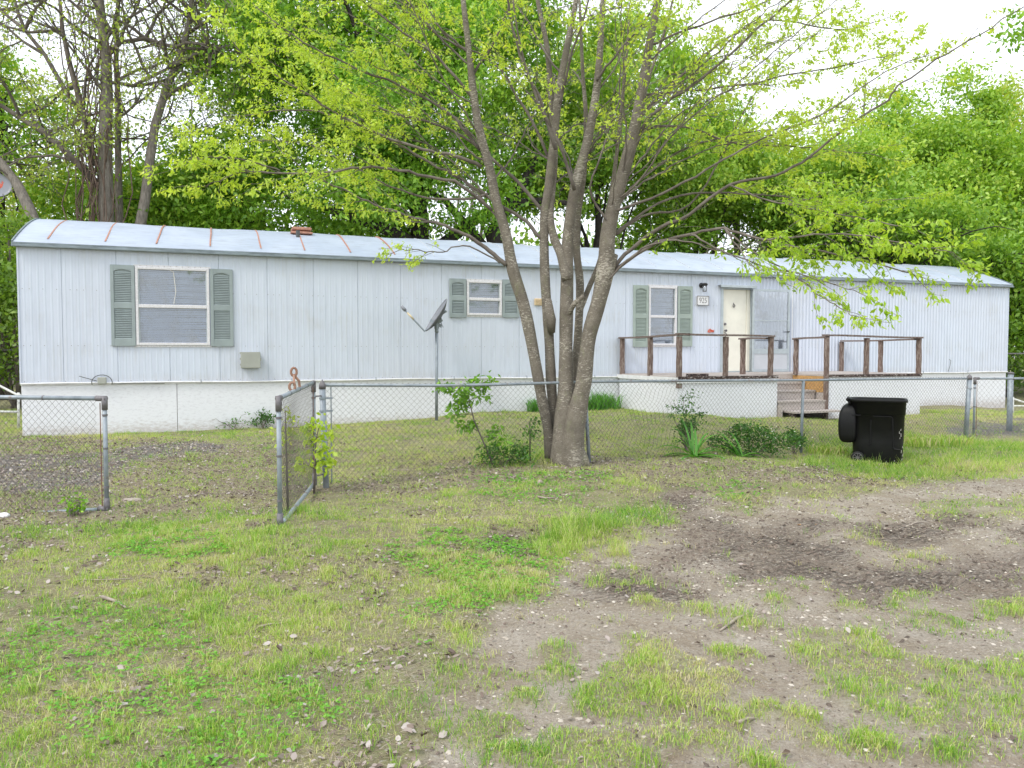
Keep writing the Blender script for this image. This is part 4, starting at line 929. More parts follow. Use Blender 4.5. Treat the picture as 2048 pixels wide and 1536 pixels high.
#@@FOLIAGE
# ------------------------------------------------------------------ ground
def axis(segs):
    o = [segs[0][0]]
    for a, b, s0, s1 in segs:
        x = a
        while x < b - 1e-6: t = (x - a) / (b - a); x += s0 + (s1 - s0) * t; o.append(min(x, b))
    return np.array(sorted(set(np.round(o, 4))))
gx = axis([(-150, -30, 20, 8), (-30, -9, 2, .3), (-9, -4, .12, .05), (-4, 5.5, .035, .035), (5.5, 13, .05, .15), (13, 34, .3, 2), (34, 150, 8, 20)])
gy = axis([(-60, 0, 12, 1), (0, 2.4, .4, .05), (2.4, 5.5, .028, .035), (5.5, 10, .04, .07), (10, 18, .08, .2), (18, 40, .5, 3), (40, 200, 6, 30)])
GX, GY = np.meshgrid(gx, gy); gxf, gyf = GX.ravel(), GY.ravel()
ZN = zones(gxf, gyf)
def micro(x, y, Z):
    h = (fbm(x * .9, y * .9, 31) - .5) * .07 + (fbm(x * 5, y * 5, 33) - .5) * .022
    cl = fbm(x * 16, y * 16, 41, 3) - .5
    h = h + cl * (.006 + .020 * Z['mud'] + .008 * Z['dirt'] + .012 * Z['lit'] * (1 - Z['dirt']))
    fx, fy = G(1820, 1060)[:2]
    # tyre treads pressed into the mud
    tr = np.sin((x * .30 + y * .95) * 2 * math.pi / .062 + 2.5 * (fbm(x * 3, y * 3, 51) - .5)) * (fbm(x * 1.3, y * 1.3, 55) > .42)
    right = sst(1.2, 2.2, x)
    h = h + tr * .011 * Z['mud'] * right
    h = h - .045 * Z['mud'] * sst(.45, .6, fbm(x * 1.1, y * 2.2, 61)) - .02 * Z['dirt'] * (1 - Z['isl']) + .01 * Z['isl']
    return h
gz = zg(gxf, gyf) + micro(gxf, gyf, ZN)
nx, ny = len(gx), len(gy); ii = (np.arange(ny - 1)[:, None] * nx + np.arange(nx - 1)[None]).ravel()
d_at = ZN['dirt'] * (1 - .75 * ZN['isl'])
raw('ground', np.stack([gxf, gyf, gz], 1), np.stack([ii, ii + 1, ii + nx + 1, ii + nx], 1), M['ground'], None, None,
    dict(dirt=d_at, mud=ZN['mud'] * ZN['dirt'] + .8 * ZN['mud'] * (1 - ZN['dirt']), lit=ZN['lit'], drk=ZN['drk']), True)['kind'] = 'structure'
def zfull(x, y, Z=None):
    Z = Z or zones(x, y); return zg(x, y) + micro(x, y, Z)
print('ground', nx * ny, time.time() - T0)
def inside_home(x, y):
    u = (x - P0[0]) * WD[0] + (y - P0[1]) * WD[1]; v = (x - P0[0]) * WO[0] + (y - P0[1]) * WO[1]
    return ((u > -.0) & (u < LEN) & (v < .01) & (v > -WID)) | ((u > uL) & (u < uR) & (v > -.1) & (v < VD)) | ((u > sL) & (u < sR + .1) & (v > 0) & (v < VN + 1.3))
def wedge(n, y0, y1, m=1.0, pw=1.0):
    y = y0 + (y1 - y0) * RNG.random(n) ** pw; x = (RNG.random(n) * 2 - 1) * (.70 * y + m); return x, y
def blades(name, x, y, z, h, w, rnd, mat, lean=.5, near=True, label=None):
    n = len(x); th = RNG.random(n) * 2 * math.pi; ln = lean * (.3 + RNG.random(n)); la = RNG.random(n) * 2 * math.pi
    sx, sy = np.cos(th) * w / 2, np.sin(th) * w / 2; lx, ly = np.cos(la) * ln * h, np.sin(la) * ln * h
    b0 = np.stack([x - sx, y - sy, z - .004], 1); b1 = np.stack([x + sx, y + sy, z - .004], 1)
    if near:
        m0 = np.stack([x - sx * .75 + lx * .35, y - sy * .75 + ly * .35, z + h * .6], 1); m1 = np.stack([x + sx * .75 + lx * .35, y + sy * .75 + ly * .35, z + h * .6], 1)
        tp = np.stack([x + lx, y + ly, z + h * np.clip(1.05 - ln * .45, .3, 1)], 1)
        V = np.stack([b0, b1, m1, m0, tp], 1).reshape(-1, 3); j = np.arange(n)[:, None] * 5
        F3 = np.concatenate([j + np.array([[0, 1, 2]]), j + np.array([[0, 2, 3]]), j + np.array([[3, 2, 4]])]); rr = np.concatenate([rnd, rnd, rnd])
    else:
        tp = np.stack([x + lx, y + ly, z + h * np.clip(1 - ln * .4, .25, 1)], 1)
        V = np.stack([b0, b1, tp], 1).reshape(-1, 3); F3 = np.arange(n)[:, None] * 3 + np.array([[0, 1, 2]]); rr = rnd
    o = raw(name, V, F3, mat, None, dict(rnd=rr)); return o
# grass: tufts of blades, one uncountable object near and one far
def grasspts(nt, y0, y1, per, spread, m):
    x, y = wedge(nt, y0, y1, m); Z = zones(x, y)
    base = .30 + .95 * sst(.36, .60, fbm(x * 1.5, y * 1.5, 71)) * (.35 + .65 * sst(.3, .55, fbm(x * 5, y * 5, 73)))
    yard = sst(9.5, 10.8, y - .5 * x + 0)   # inside the fence
    base = np.maximum(base, .95 * yard)
    dens = base * (1 - .6 * (1 - yard) * sst(.52, .66, fbm(x * 2.3, y * 2.3, 85))) * (1 - Z['dirt'] * .97) * (1 - .42 * Z['lit']) * (1 - .8 * Z['mud']) * (1 - .7 * Z['drk'])
    dens = np.maximum(dens, Z['isl'] * 1.1 * Z['dirt'] * (.35 + .65 * sst(.35, .5, fbm(x * 6, y * 6, 75)))); dens = np.maximum(dens, .45 * Z['dirt'] * (1 - Z['mud']) * sst(.56, .66, fbm(x * 1.6, y * 2.2, 95)) * sst(.4, .6, fbm(x * 9, y * 9, 96))); dens = np.maximum(dens, Z['tall'] * .9)
    k = (RNG.random(nt) < dens) & ~inside_home(x, y); x, y = x[k], y[k]; tall = Z['tall'][k]; isl = Z['isl'][k]
    n = len(x); rt = np.clip(RNG.normal(.40, .13, n) + (fbm(x * 1.1, y * 1.1, 77) - .5) * 1.1 - .12 * tall, 0, 1)
    tf = sst(.42, .64, fbm(x * 7, y * 7, 78)); rt = np.clip(rt - .16 * (tf - .4), 0, 1)
    ht = (.55 + .95 * tf) * (.018 + .026 * RNG.random(n) + .05 * sst(.6, .75, fbm(x * 2, y * 2, 79)) * RNG.random(n)) * (1 + 1.6 * tall) * (1 - .12 * isl)
    X = np.repeat(x, per) + RNG.normal(0, spread, n * per); Y = np.repeat(y, per) + RNG.normal(0, spread, n * per)
    rn = np.clip(np.repeat(rt, per) + RNG.normal(0, .11, n * per) + (RNG.random(n * per) < .24) * .5, 0, 1)
    H = np.repeat(ht, per) * (.6 + .8 * RNG.random(n * per)); return X, Y, H, rn
X_, Y_, H_, r_ = grasspts(44000, 2.45, 7.0, 10, .024, 1.2)
print('near blades', len(X_)); blades('grass', X_, Y_, zfull(X_, Y_), H_, .0022 + .0018 * RNG.random(len(X_)), r_, M['grass'], .9)['kind'] = 'stuff'
X_, Y_, H_, r_ = grasspts(60000, 7.0, 19.0, 8, .035, 2.5)
print('far blades', len(X_)); blades('grass', X_, Y_, zfull(X_, Y_), H_ * 1.15, .005 + .0035 * RNG.random(len(X_)), r_, M['grass'], .8, False)['kind'] = 'stuff'
x, y = wedge(330000, 2.45, 11.5, 1.5); Z = zones(x, y); k = (RNG.random(len(x)) < (.35 + .65 * sst(.4, .6, fbm(x * 2.7, y * 2.7, 101))) * (1 - .93 * Z['dirt']) * (1 - .5 * Z['clo'])) & ~inside_home(x, y); x, y = x[k], y[k]; n = len(x); print('thatch', n)
o = blades('dry_thatch', x, y, zfull(x, y) + .006 * RNG.random(n), .010 + .008 * RNG.random(n), .0018 + .0004 * y, RNG.random(n), M['thatch'], 5.5, False); o['kind'] = 'stuff'
# clover mats
def leafquads(P, D, S, L, Wd):
    """P base, D direction (unit), S side (unit), lengths, widths -> verts, faces"""
    n = len(P); L = L[:, None]; Wd = Wd[:, None]
    N = np.cross(D, S)
    v = np.stack([P, P + D * L * .42 + S * Wd * .5 + N * L * .06, P + D * L - N * L * .10, P + D * L * .42 - S * Wd * .5 + N * L * .06], 1).reshape(-1, 3)
    return v, np.arange(n)[:, None] * 4 + np.array([[0, 1, 2, 3]])
def unit(a): return a / (np.linalg.norm(a, axis=1, keepdims=True) + 1e-9)
x, y = wedge(150000, 2.45, 12, 1.2); Z = zones(x, y); k = RNG.random(len(x)) < Z['clo'] * (1 - Z['dirt']) * sst(.30, .5, fbm(x * 7, y * 7, 81)); x, y = x[k], y[k]
z = zfull(x, y) + .008 + .022 * RNG.random(len(x)); n = len(x); print('clover', n)
x = np.repeat(x, 3); y = np.repeat(y, 3); z = np.repeat(z, 3); a = np.repeat(RNG.random(n) * 6.28, 3) + np.tile([0, 2.09, 4.19], n)
D = unit(np.stack([np.cos(a), np.sin(a), .25 + RNG.normal(0, .3, 3 * n)], 1)); S = unit(np.stack([-np.sin(a), np.cos(a), RNG.normal(0, .25, 3 * n)], 1)); sz = (.010 + .0012 * y) * (.7 + .5 * RNG.random(3 * n))
v, f = leafquads(np.stack([x, y, z], 1), D, S, sz, sz * 1.0); raw('clover', v, f, M['clover'], None, dict(rnd=np.repeat(RNG.random(n), 3)))['kind'] = 'stuff'
# dead leaves
x, y = wedge(130000, 2.45, 16, 2); Z = zones(x, y)
yd = sst(9.8, 10.6, y - .5 * x); dn = .07 + .45 * Z['lit'] + .6 * (1 - yd) * sst(.52, .68, fbm(x * 2.3, y * 2.3, 85)) * (1 - Z['dirt']) + .35 * yd * sst(.56, .68, fbm(x * 1.4, y * 1.4, 87)); dn *= (1 - .65 * Z['dirt'])
k = (RNG.random(len(x)) < dn) & ~inside_home(x, y); x, y = x[k], y[k]; n = len(x); print('dead', n)
z = zfull(x, y) + .006 + .012 * RNG.random(n); a = RNG.random(n) * 6.28; D = unit(np.stack([np.cos(a), np.sin(a), RNG.normal(0, .3, n)], 1)); S = unit(np.stack([-np.sin(a), np.cos(a), RNG.normal(0, .45, n)], 1))
L = .013 + .034 * RNG.random(n) ** 2.6; P = np.stack([x, y, z], 1); N = np.cross(D, S); Lc = L[:, None]; cu = (RNG.random(n)[:, None] - .3) * .5
v = np.stack([P, P + D * Lc * .3 + S * Lc * .33 + N * Lc * cu, P + D * Lc * .75 + S * Lc * .28 + N * Lc * cu * .5, P + D * Lc * 1.05 + N * Lc * cu, P + D * Lc * .7 - S * Lc * .3 + N * Lc * cu * .8, P + D * Lc * .28 - S * Lc * .26 + N * Lc * cu], 1).reshape(-1, 3)
j = np.arange(n)[:, None] * 6; f = np.concatenate([j + [[0, 1, 2, 3]], j + [[0, 3, 4, 5]]]); rr = RNG.random(n); raw('leaf_litter', v, f, M['dead'], None, dict(rnd=np.concatenate([rr, rr])))['kind'] = 'stuff'
# pebbles
x, y = wedge(80000, 2.45, 13, 1.5); Z = zones(x, y); k = RNG.random(len(x)) < (.015 + .85 * Z['dirt'] * (1 - Z['isl']) * (.25 + .75 * sst(.42, .6, fbm(x * 1.4, y * 1.4, 91))) * (1 - .5 * Z['mud']) + .5 * Z['drk']); x, y = x[k], y[k]; n = len(x); print('pebbles', n)
rad = .0025 + .010 * RNG.random(n) ** 5 + .0006 * y; z = zfull(x, y) + rad * .1; C = np.stack([x, y, z], 1); th = RNG.random(n) * 6.28
R1 = np.stack([np.cos(th), np.sin(th), 0 * th], 1) * (rad * (1 + .6 * RNG.random(n)))[:, None]; R2 = np.stack([-np.sin(th), np.cos(th), 0 * th], 1) * rad[:, None]; U = np.array([[0, 0, 1.]]) * (rad * .55)[:, None]
v = np.stack([C + R1, C + R2, C - R1, C - R2, C + U + R1 * .3 + R2 * .2, C + U * .9 - R1 * .4 - R2 * .1], 1).reshape(-1, 3); j = np.arange(n)[:, None] * 6
f = np.concatenate([j + [[a_, b_, c_]] for a_, b_, c_ in ((0, 1, 4), (1, 5, 4), (1, 2, 5), (2, 3, 5), (3, 4, 5), (3, 0, 4))]); raw('gravel', v, f, M['pebble'], None, dict(rnd=np.tile(RNG.random(n), 6)), None, True)['kind'] = 'stuff'
# clods and mulch crumbs
x, y = wedge(110000, 2.45, 13, 1.5); Z = zones(x, y); k = (RNG.random(len(x)) < (.8 * Z['mud'] ** 1.5) + .05 * Z['dirt'] * (1 - Z['isl']) + .25 * Z['lit'] + .10 * sst(.5, .65, fbm(x * 2.3, y * 2.3, 85))) & ~inside_home(x, y); x, y = x[k], y[k]; n = len(x); print('clods', n)
rad = .003 + .010 * RNG.random(n) ** 3 + .0006 * y; z = zfull(x, y) + rad * .15; C = np.stack([x, y, z], 1); th = RNG.random(n) * 6.28
R1 = np.stack([np.cos(th), np.sin(th), RNG.normal(0, .2, n)], 1) * (rad * (1 + .9 * RNG.random(n)))[:, None]; R2 = np.stack([-np.sin(th), np.cos(th), RNG.normal(0, .2, n)], 1) * (rad * .7)[:, None]; U = np.array([[0, 0, 1.]]) * (rad * .8)[:, None]
v = np.stack([C + R1, C + R2, C - R1, C - R2, C + U + R1 * .3 + R2 * .2, C + U * .8 - R1 * .4 - R2 * .1], 1).reshape(-1, 3); j = np.arange(n)[:, None] * 6
f = np.concatenate([j + [[a_, b_, c_]] for a_, b_, c_ in ((0, 1, 4), (1, 5, 4), (1, 2, 5), (2, 3, 5), (3, 4, 5), (3, 0, 4))]); raw('soil_clods', v, f, M['clod'], None, dict(rnd=np.tile(RNG.random(n), 6)))['kind'] = 'stuff'
print('ground cover', time.time() - T0)

# ------------------------------------------------------------------ loose sticks, stones
def stick(pp, r, label, mat='stick', name='fallen_stick', cat='stick'):
    P = [];
    for a, c in pp: g = G(a, c); z = zfull(np.array([g[0]]), np.array([g[1]]))[0]; g = G(a, c, z); P.append(np.array([g[0], g[1], z + r * 1.2]))
    b = MB(); n = len(P); b.tube(P, [r * (1 - .5 * i / max(1, n - 1)) for i in range(n)], 6); o = b.build(name, M[mat], None, True); o['label'] = label; o['category'] = cat; return o
stick([(205, 1198), (235, 1208), (252, 1220)], .012, 'thick bare stick lying in the grass at far left')
stick([(150, 1162), (200, 1162), (265, 1160)], .007, 'long straight thin stick lying flat in the grass below the left gate')
stick([(455, 1038), (495, 1042), (528, 1040)], .006, 'thin stick lying just left of the open gate leaf')
stick([(1500, 1232), (1475, 1240), (1455, 1255), (1440, 1266)], .012, 'forked bare twig lying on the bare dirt')
stick([(1790, 1065), (1830, 1048), (1900, 1040)], .010, 'bare branch beside the tire treads in the dirt')
stick([(1678, 1000), (1682, 1004), (1708, 991)], .006, 'thin bent pale twig on dirt below the trash bin')
stick([(1596, 1052), (1615, 1055), (1635, 1051)], .010, 'orange brown wood chip lying on the dirt driveway', 'chip', 'wood_chip', 'wood chip')
stick([(1076, 996), (1092, 999), (1110, 998)], .012, 'short flat piece of wood in grass below the multi-trunk tree')
stick([(1478, 1448), (1495, 1441), (1512, 1441)], .008, 'small crooked twig on bare dirt near the bottom edge')
stick([(1330, 925), (1375, 940), (1420, 955)], .006, 'thin dry stem lying under the strap-leaved plant')
stick([(520, 1257), (540, 1252), (570, 1250)], .009, 'dark stub of wood in the grass at centre left')
def rock(px, py, r, label, mat='stone', flat=.4, name='stone', cat='stone'):
    g = G(px, py); z = zfull(np.array([g[0]]), np.array([g[1]]))[0]; b = MB(); nl, na = 5, 10; v = []
    for i in range(nl + 1):
        ph = math.pi * i / nl
        for k in range(na): t = 2 * math.pi * k / na; q = 1 + .25 * math.sin(3 * t + i + px) + random.uniform(-.08, .08); v.append((g[0] + r * q * math.sin(ph) * math.cos(t), g[1] + r * .7 * q * math.sin(ph) * math.sin(t), z + r * flat * math.cos(ph) + r * flat * .3))
    f = [(i * na + k, i * na + (k + 1) % na, (i + 1) * na + (k + 1) % na, (i + 1) * na + k)[::-1] for i in range(nl) for k in range(na)]
    b.add(v, f); o = b.build(name, M[mat], None, True); o['label'] = label; o['category'] = cat
rock(262, 1010, .10, 'flat tan stone in the gateway right of the left gate', flat=.25)
rock(8, 1040, .06, 'white scrap lying at the left edge beside the gate', 'litterwhite', .5, 'scrap', 'litter')
rock(1133, 1045, .22, 'low mound of loose soil in the grass below the tree', 'soil', .16, 'soil_mound', 'soil mound')
rock(1080, 982, .035, 'small dark stump poking from grass in front of the tree', 'stick', 1.4, 'small_stump', 'stump')

# ------------------------------------------------------------------ trees
class Leaves:
    def __init__(s): s.P = []; s.D = []; s.S = []; s.L = []; s.W = []; s.R = []
    def add(s, P, D, S, L, Wd, r): s.P.append(P); s.D.append(D); s.S.append(S); s.L.append(L); s.W.append(Wd); s.R.append(r)
    def build(s, name, mat, parent):
        v, f = leafquads(np.concatenate(s.P), np.concatenate(s.D), np.concatenate(s.S), np.concatenate(s.L), np.concatenate(s.W)); return raw(name, v, f, mat, parent, dict(rnd=np.clip(np.concatenate(s.R), 0, 1)))
def scatter(LV, C, n, rad, size, rbase, droop=.35, flat=.6, asp=.5, rs=.18):
    """leaves in gaussian clumps; C (m,3), n per clump"""
    m = len(C); P = np.repeat(C, n, 0) + RNG.normal(0, 1, (m * n, 3)) * np.repeat(rad, n)[:, None] * np.array([[1, 1, flat]]) * .55
    D = unit(RNG.normal(0, 1, (m * n, 3)) + np.array([[0, 0, -droop]])); S = unit(np.cross(D, RNG.normal(0, 1, (m * n, 3)) + np.array([[0, 0, .0]])))
    L = size * (.6 + .8 * RNG.random(m * n)); LV.add(P, D, S, L, L * asp, np.repeat(rbase, n) + RNG.normal(0, rs, m * n))
def bez(a, b, lift, n=7, wob=.0):
    a = np.array(a, float); b = np.array(b, float); m = (a + b) / 2 + np.array([0, 0, lift]); o = []
    for t in np.linspace(0, 1, n): o.append((1 - t) ** 2 * a + 2 * t * (1 - t) * m + t * t * b)
    if wob:
        for i in range(1, n - 1): o[i] = o[i] + RNG.normal(0, wob, 3)
    return o
def canopy(name, label, base, h, cen, rr, ncl, nl, size, leafm, trunkr, bark='darkbark', group=None, clr=1.0, rb=.5, trunkpts=None, hole=0.0, limbs=22, extra=(), rs=.18, droop=.35):
    bz = zgf(base[0], base[1]) if abs(base[0]) < 30 else 0
    t = thing(name, (base[0], base[1], bz), label, 'tree', group)
    cen = np.array(cen, float); rr = np.array(rr, float)
    tb = MB(); tp = trunkpts or bez((base[0], base[1], bz - .2), (cen[0], cen[1], cen[2] + rr[2] * .55), 0, 9, .12)
    tp = [np.array(q, float) for q in tp]; tb.tube(tp, [trunkr * (1.35 if i == 0 else 1) * (1 - .85 * i / (len(tp) - 1)) for i in range(len(tp))], 10)
    d = unit(RNG.normal(0, 1, (ncl, 3))); rad = RNG.random(ncl) ** .45
    C = cen + d * rr * rad[:, None]; C[:, 2] = np.maximum(C[:, 2], cen[2] - rr[2] * .95)
    C = C + (np.stack([vn(C[:, 0] * .5, C[:, 2] * .5, 7), vn(C[:, 1] * .5, C[:, 2] * .5, 8), vn(C[:, 0] * .5, C[:, 1] * .5, 9)], 1) - .5) * 1.8
    lb = MB()
    for i in RNG.choice(ncl, min(limbs, ncl), replace=False):
        k = RNG.integers(2, len(tp) - 2); a = tp[k]; q = C[i]
        if np.linalg.norm(q - a) > rr.max() * 1.6: continue
        P = bez(a, q, RNG.uniform(-.2, 1.0), 8, .10); r0 = trunkr * RNG.uniform(.18, .42); lb.tube(P, [max(.015, r0 * (1 - .9 * j / 7)) for j in range(8)], 6)
        for s in range(3):
            p0 = P[RNG.integers(3, 7)]; e = p0 + RNG.normal(0, 1.0, 3) * np.array([1, 1, .5]); lb.tube(bez(p0, e, .2, 5, .05), [.03, .025, .02, .014, .008], 4)
    for e in extra: lb.tube([np.array(q, float) for q in e[0]], e[1], 8)
    trunk = tb.build('trunk', M[bark], t, True); lb.build('branches', M[bark], trunk, True)
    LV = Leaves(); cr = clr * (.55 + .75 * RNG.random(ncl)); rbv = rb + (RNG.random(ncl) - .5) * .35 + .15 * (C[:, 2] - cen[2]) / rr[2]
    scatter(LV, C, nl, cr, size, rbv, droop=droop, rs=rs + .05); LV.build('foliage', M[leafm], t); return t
gB = 'trees standing behind the home'
def px3(px, py, Y): return at(px, py, Y)
# dense central tree with dark trunk
Y0 = 24.0; q = at(838, 480, Y0)
ex = [([at(1000, 520, Y0), at(985, 470, Y0), at(1010, 420, Y0), at(1050, 360, Y0), at(1080, 300, Y0)], [.26, .24, .2, .16, .1]),
      ([at(880, 520, Y0), at(800, 470, Y0 - .5), at(735, 445, Y0 - 1), at(690, 430, Y0 - 1.3), at(620, 405, Y0 - 1.5), at(563, 387, Y0 - 1.5)], [.2, .17, .15, .13, .1, .06]),
      ([at(870, 500, Y0), at(950, 440, Y0), at(1010, 410, Y0), at(1090, 400, Y0), at(1160, 410, Y0)], [.2, .16, .14, .1, .05]),
      ([at(850, 470, Y0), at(800, 420, Y0), at(750, 400, Y0), at(720, 340, Y0)], [.16, .14, .11, .07]),
      ([at(980, 510, Y0), at(930, 450, Y0), at(890, 400, Y0), at(850, 380, Y0)], [.18, .15, .1, .06])]
canopy('broadleaf_tree', 'broad dense green tree with near-black trunk and low limbs behind the middle of the home', (q[0], q[1]), 14, (at(760, 130, Y0)[0], Y0, at(760, 130, Y0)[2]), (5.6, 4.6, 5.8), 220, 640, .145, 'leaf_g', .36, 'darkbark', gB, 1.0, .5,
       trunkpts=[(q[0], q[1], -.1), at(838, 520, Y0), at(840, 440, Y0), at(832, 370, Y0), at(840, 300, Y0), at(850, 220, Y0), at(860, 140, Y0), at(870, 40, Y0)], extra=ex, limbs=26)
def ctree(px, ytop, ybot, Y, wpx, leafm, label, ncl, nl, size=.155, bark='darkbark', tr=.2, clr=.95, rb=.5, limbs=16, dep=3.2, gname=gB, rs=.18, name='broadleaf_tree'):
    a = at(px, ytop, Y); b = at(px, ybot, Y); rz2 = (a[2] - b[2]) / 2; rx2 = wpx / 2 * Y / F
    nl = int(nl * 1.5); ncl = int(ncl * 1.1)
    canopy(name, label, (a[0], Y), a[2], (a[0], Y, (a[2] + b[2]) / 2), (rx2, dep, rz2), ncl, nl, size, leafm, tr, bark, gname, clr, rb, limbs=limbs, rs=rs)
ctree(1190, 30, 480, 27, 500, 'leaf_m', 'bright green tree behind the home, partly hidden by the multi-trunk tree', 110, 330)
ctree(1390, 262, 500, 29, 330, 'leaf_m', 'rounded light green tree behind the front door end of the home', 80, 330, rb=.55)
ctree(1660, 290, 500, 28, 300, 'leaf_m', 'wide green tree behind the corrugated end of the home', 80, 330, rb=.45)
ctree(1890, 170, 560, 30, 340, 'leaf_m', 'tallest bright green tree behind the right end of the home', 120, 330, tr=.28)
ctree(2080, 170, 480, 34, 260, 'leaf_o', 'pale yellow green tree at the upper right edge', 70, 260)
ctree(2010, 400, 700, 26, 260, 'leaf_m', 'dark trunked leafy tree just beyond the right end of the home', 80, 300, rb=.35, tr=.22)
ctree(1760, 420, 560, 25.5, 260, 'leaf_m', 'lower green tree crown just above the right part of the roof', 45, 280, rb=.4)
# left group: tall trunks, fine new leaves
gL = 'tall thinly leafed trees behind the left end of the home'
def baretree(label, P, r0, r1, Y, nb, nleaf, seed, bark='greybark', vines=False, forks=()):
    global RNG
    base = at(P[0][0], P[0][1], Y); pts = [np.array([base[0], base[1], 0.])] + [at(a, b, Y) for a, b in P]; t = thing('thin_leaved_tree', (base[0], base[1], 0), label, 'tree', gL)
    b = MB(); n = len(pts); rr = [r0 * 1.2] + list(np.linspace(r0, r1, n - 1)); b.tube(pts, rr, 10); trunk = b.build('trunk', M[bark], t, True)
    br = MB(); LV = Leaves(); C = []
    def grow(p, d, L, r, lvl):
        m = 7; P_ = [p]; d = d / np.linalg.norm(d)
        for i in range(m): d = d + RNG.normal(0, .16, 3) + np.array([0, 0, .03 * (1 if lvl < 2 else -1)]); d /= np.linalg.norm(d); P_.append(P_[-1] + d * L / m)
        br.tube(P_, [max(.006, r * (1 - .8 * i / m)) for i in range(m + 1)], 5 if lvl < 2 else 3, cap=False)
        if lvl < 3:
            for k in range((5, 4, 3)[lvl]):
                i = RNG.integers(2, m + 1); dd = d + RNG.normal(0, .75, 3); grow(P_[i], dd, L * RNG.uniform(.4, .65), r * .5, lvl + 1)
        if lvl >= 1: C.extend(P_[3::2])
    for f_ in forks:
        Q = [at(a, c, Y) for a, c in f_[0]]; m = len(Q); br.tube(Q, list(np.linspace(f_[1], .04, m)), 8)
        for k in range(5): i = RNG.integers(1, m); grow(Q[i], RNG.normal(0, 1, 3) * [1, .7, .5] + [0, 0, .6], 2.6, .05, 1)
    for k in range(nb):
        s = RNG.uniform(.25, 1.0) * (n - 2) + 1; i = int(min(s, n - 2)); p = pts[i] + (pts[i + 1] - pts[i]) * (s - i); a = RNG.uniform(0, 6.28)
        grow(p, np.array([math.cos(a), .7 * math.sin(a), RNG.uniform(.1, .9)]), RNG.uniform(2.2, 4.2), r0 * RNG.uniform(.12, .26), 0)
    br.build('branches', M['twig'], trunk, True)
    if vines:
        vb = MB()
        for k in range(26):
            a = RNG.uniform(0, 6.28); x0 = RNG.normal(0, .28); Q = []
            for z in np.linspace(2.6, RNG.uniform(6, 11.5), 12):
                a += RNG.normal(0, .5); tz = np.interp(z, [q_[2] for q_ in pts], np.arange(n)); i = int(min(tz, n - 2)); c = pts[i] + (pts[i + 1] - pts[i]) * (tz - i); x0 += RNG.normal(0, .12); x0 *= .93
                Q.append(c + np.array([x0 - .15 + .3 * math.cos(a) * .5, -.25 + .2 * math.sin(a), 0]))
            vb.tube(Q, .018, 4, cap=False)
        vb.build('vines', M['vine'], trunk, True)
    C = np.array(C); idx = RNG.integers(0, len(C), nleaf); LV.add(C[idx] + RNG.normal(0, .12, (nleaf, 3)), *(lambda D: (D, unit(np.cross(D, RNG.normal(0, 1, (nleaf, 3))))))(unit(RNG.normal(0, 1, (nleaf, 3)) + [[0, 0, -.4]])), .10 * (.6 + .8 * RNG.random(nleaf)), .055 * (.6 + .8 * RNG.random(nleaf)), .5 + RNG.normal(0, .22, nleaf))
    LV.build('foliage', M['leaf_o'], t); return t
Yl = 21.0
baretree('thick grey tree wrapped in hanging vines, a knothole in its trunk', [(214, 470), (212, 380), (210, 280), (214, 200), (212, 120), (205, 60), (195, -40), (185, -200)], .20, .09, Yl, 12, 5200, 1, vines=True,
         forks=[([(190, 330), (165, 220), (140, 130), (125, 60), (118, -20)], .10), ([(205, 380), (150, 320), (90, 265), (40, 235), (0, 210), (-50, 190)], .11), ([(216, 110), (240, 85), (290, 77), (350, 95), (430, 100)], .07), ([(180, 260), (130, 180), (90, 110), (50, 60), (0, 20)], .07), ([(200, 170), (230, 165), (265, 172), (300, 155), (340, 135)], .05)])
baretree('slim grey trunk standing just right of the vine-wrapped tree', [(240, 470), (238, 380), (236, 300), (236, 200), (232, 120), (235, 40), (240, -120)], .105, .05, Yl + .8, 7, 3000, 2)
baretree('grey tree leaning right and forking high above the roof', [(277, 470), (290, 400), (300, 320), (310, 250), (335, 170), (365, 100), (380, 40), (390, -60), (400, -200)], .145, .05, Yl + .2, 9, 4600, 3,
         forks=[([(322, 205), (350, 180), (390, 165), (415, 150)], .07), ([(350, 130), (390, 110), (440, 98), (500, 85), (560, 60)], .08), ([(372, 70), (400, 50), (430, 35), (470, 10)], .05)])
baretree('short thick trunk leaning left over the left end of the roof', [(78, 470), (60, 420), (35, 370), (5, 330), (-30, 290), (-80, 240)], .15, .09, Yl - 1, 5, 3000, 4)
ctree(60, 180, 620, 27, 420, 'leaf_o', 'loose olive green tree behind the vine-wrapped tree at far left', 36, 170, bark='greybark', clr=1.5, gname=gL, size=.16)
ctree(340, 380, 500, 26, 420, 'leaf_m', 'low green tree between the leaning trunks and the dense central tree', 50, 240, clr=1.3, gname=gL, size=.17, rb=.4)
ctree(485, 270, 500, 25.5, 300, 'leaf_g', 'medium green tree filling the gap left of the dense central tree', 50, 240, gname=gL, rb=.45)
ctree(-10, 60, 330, 23, 180, 'leaf_g', 'bright green tree crown cut by the upper left edge', 14, 200, gname=gL)
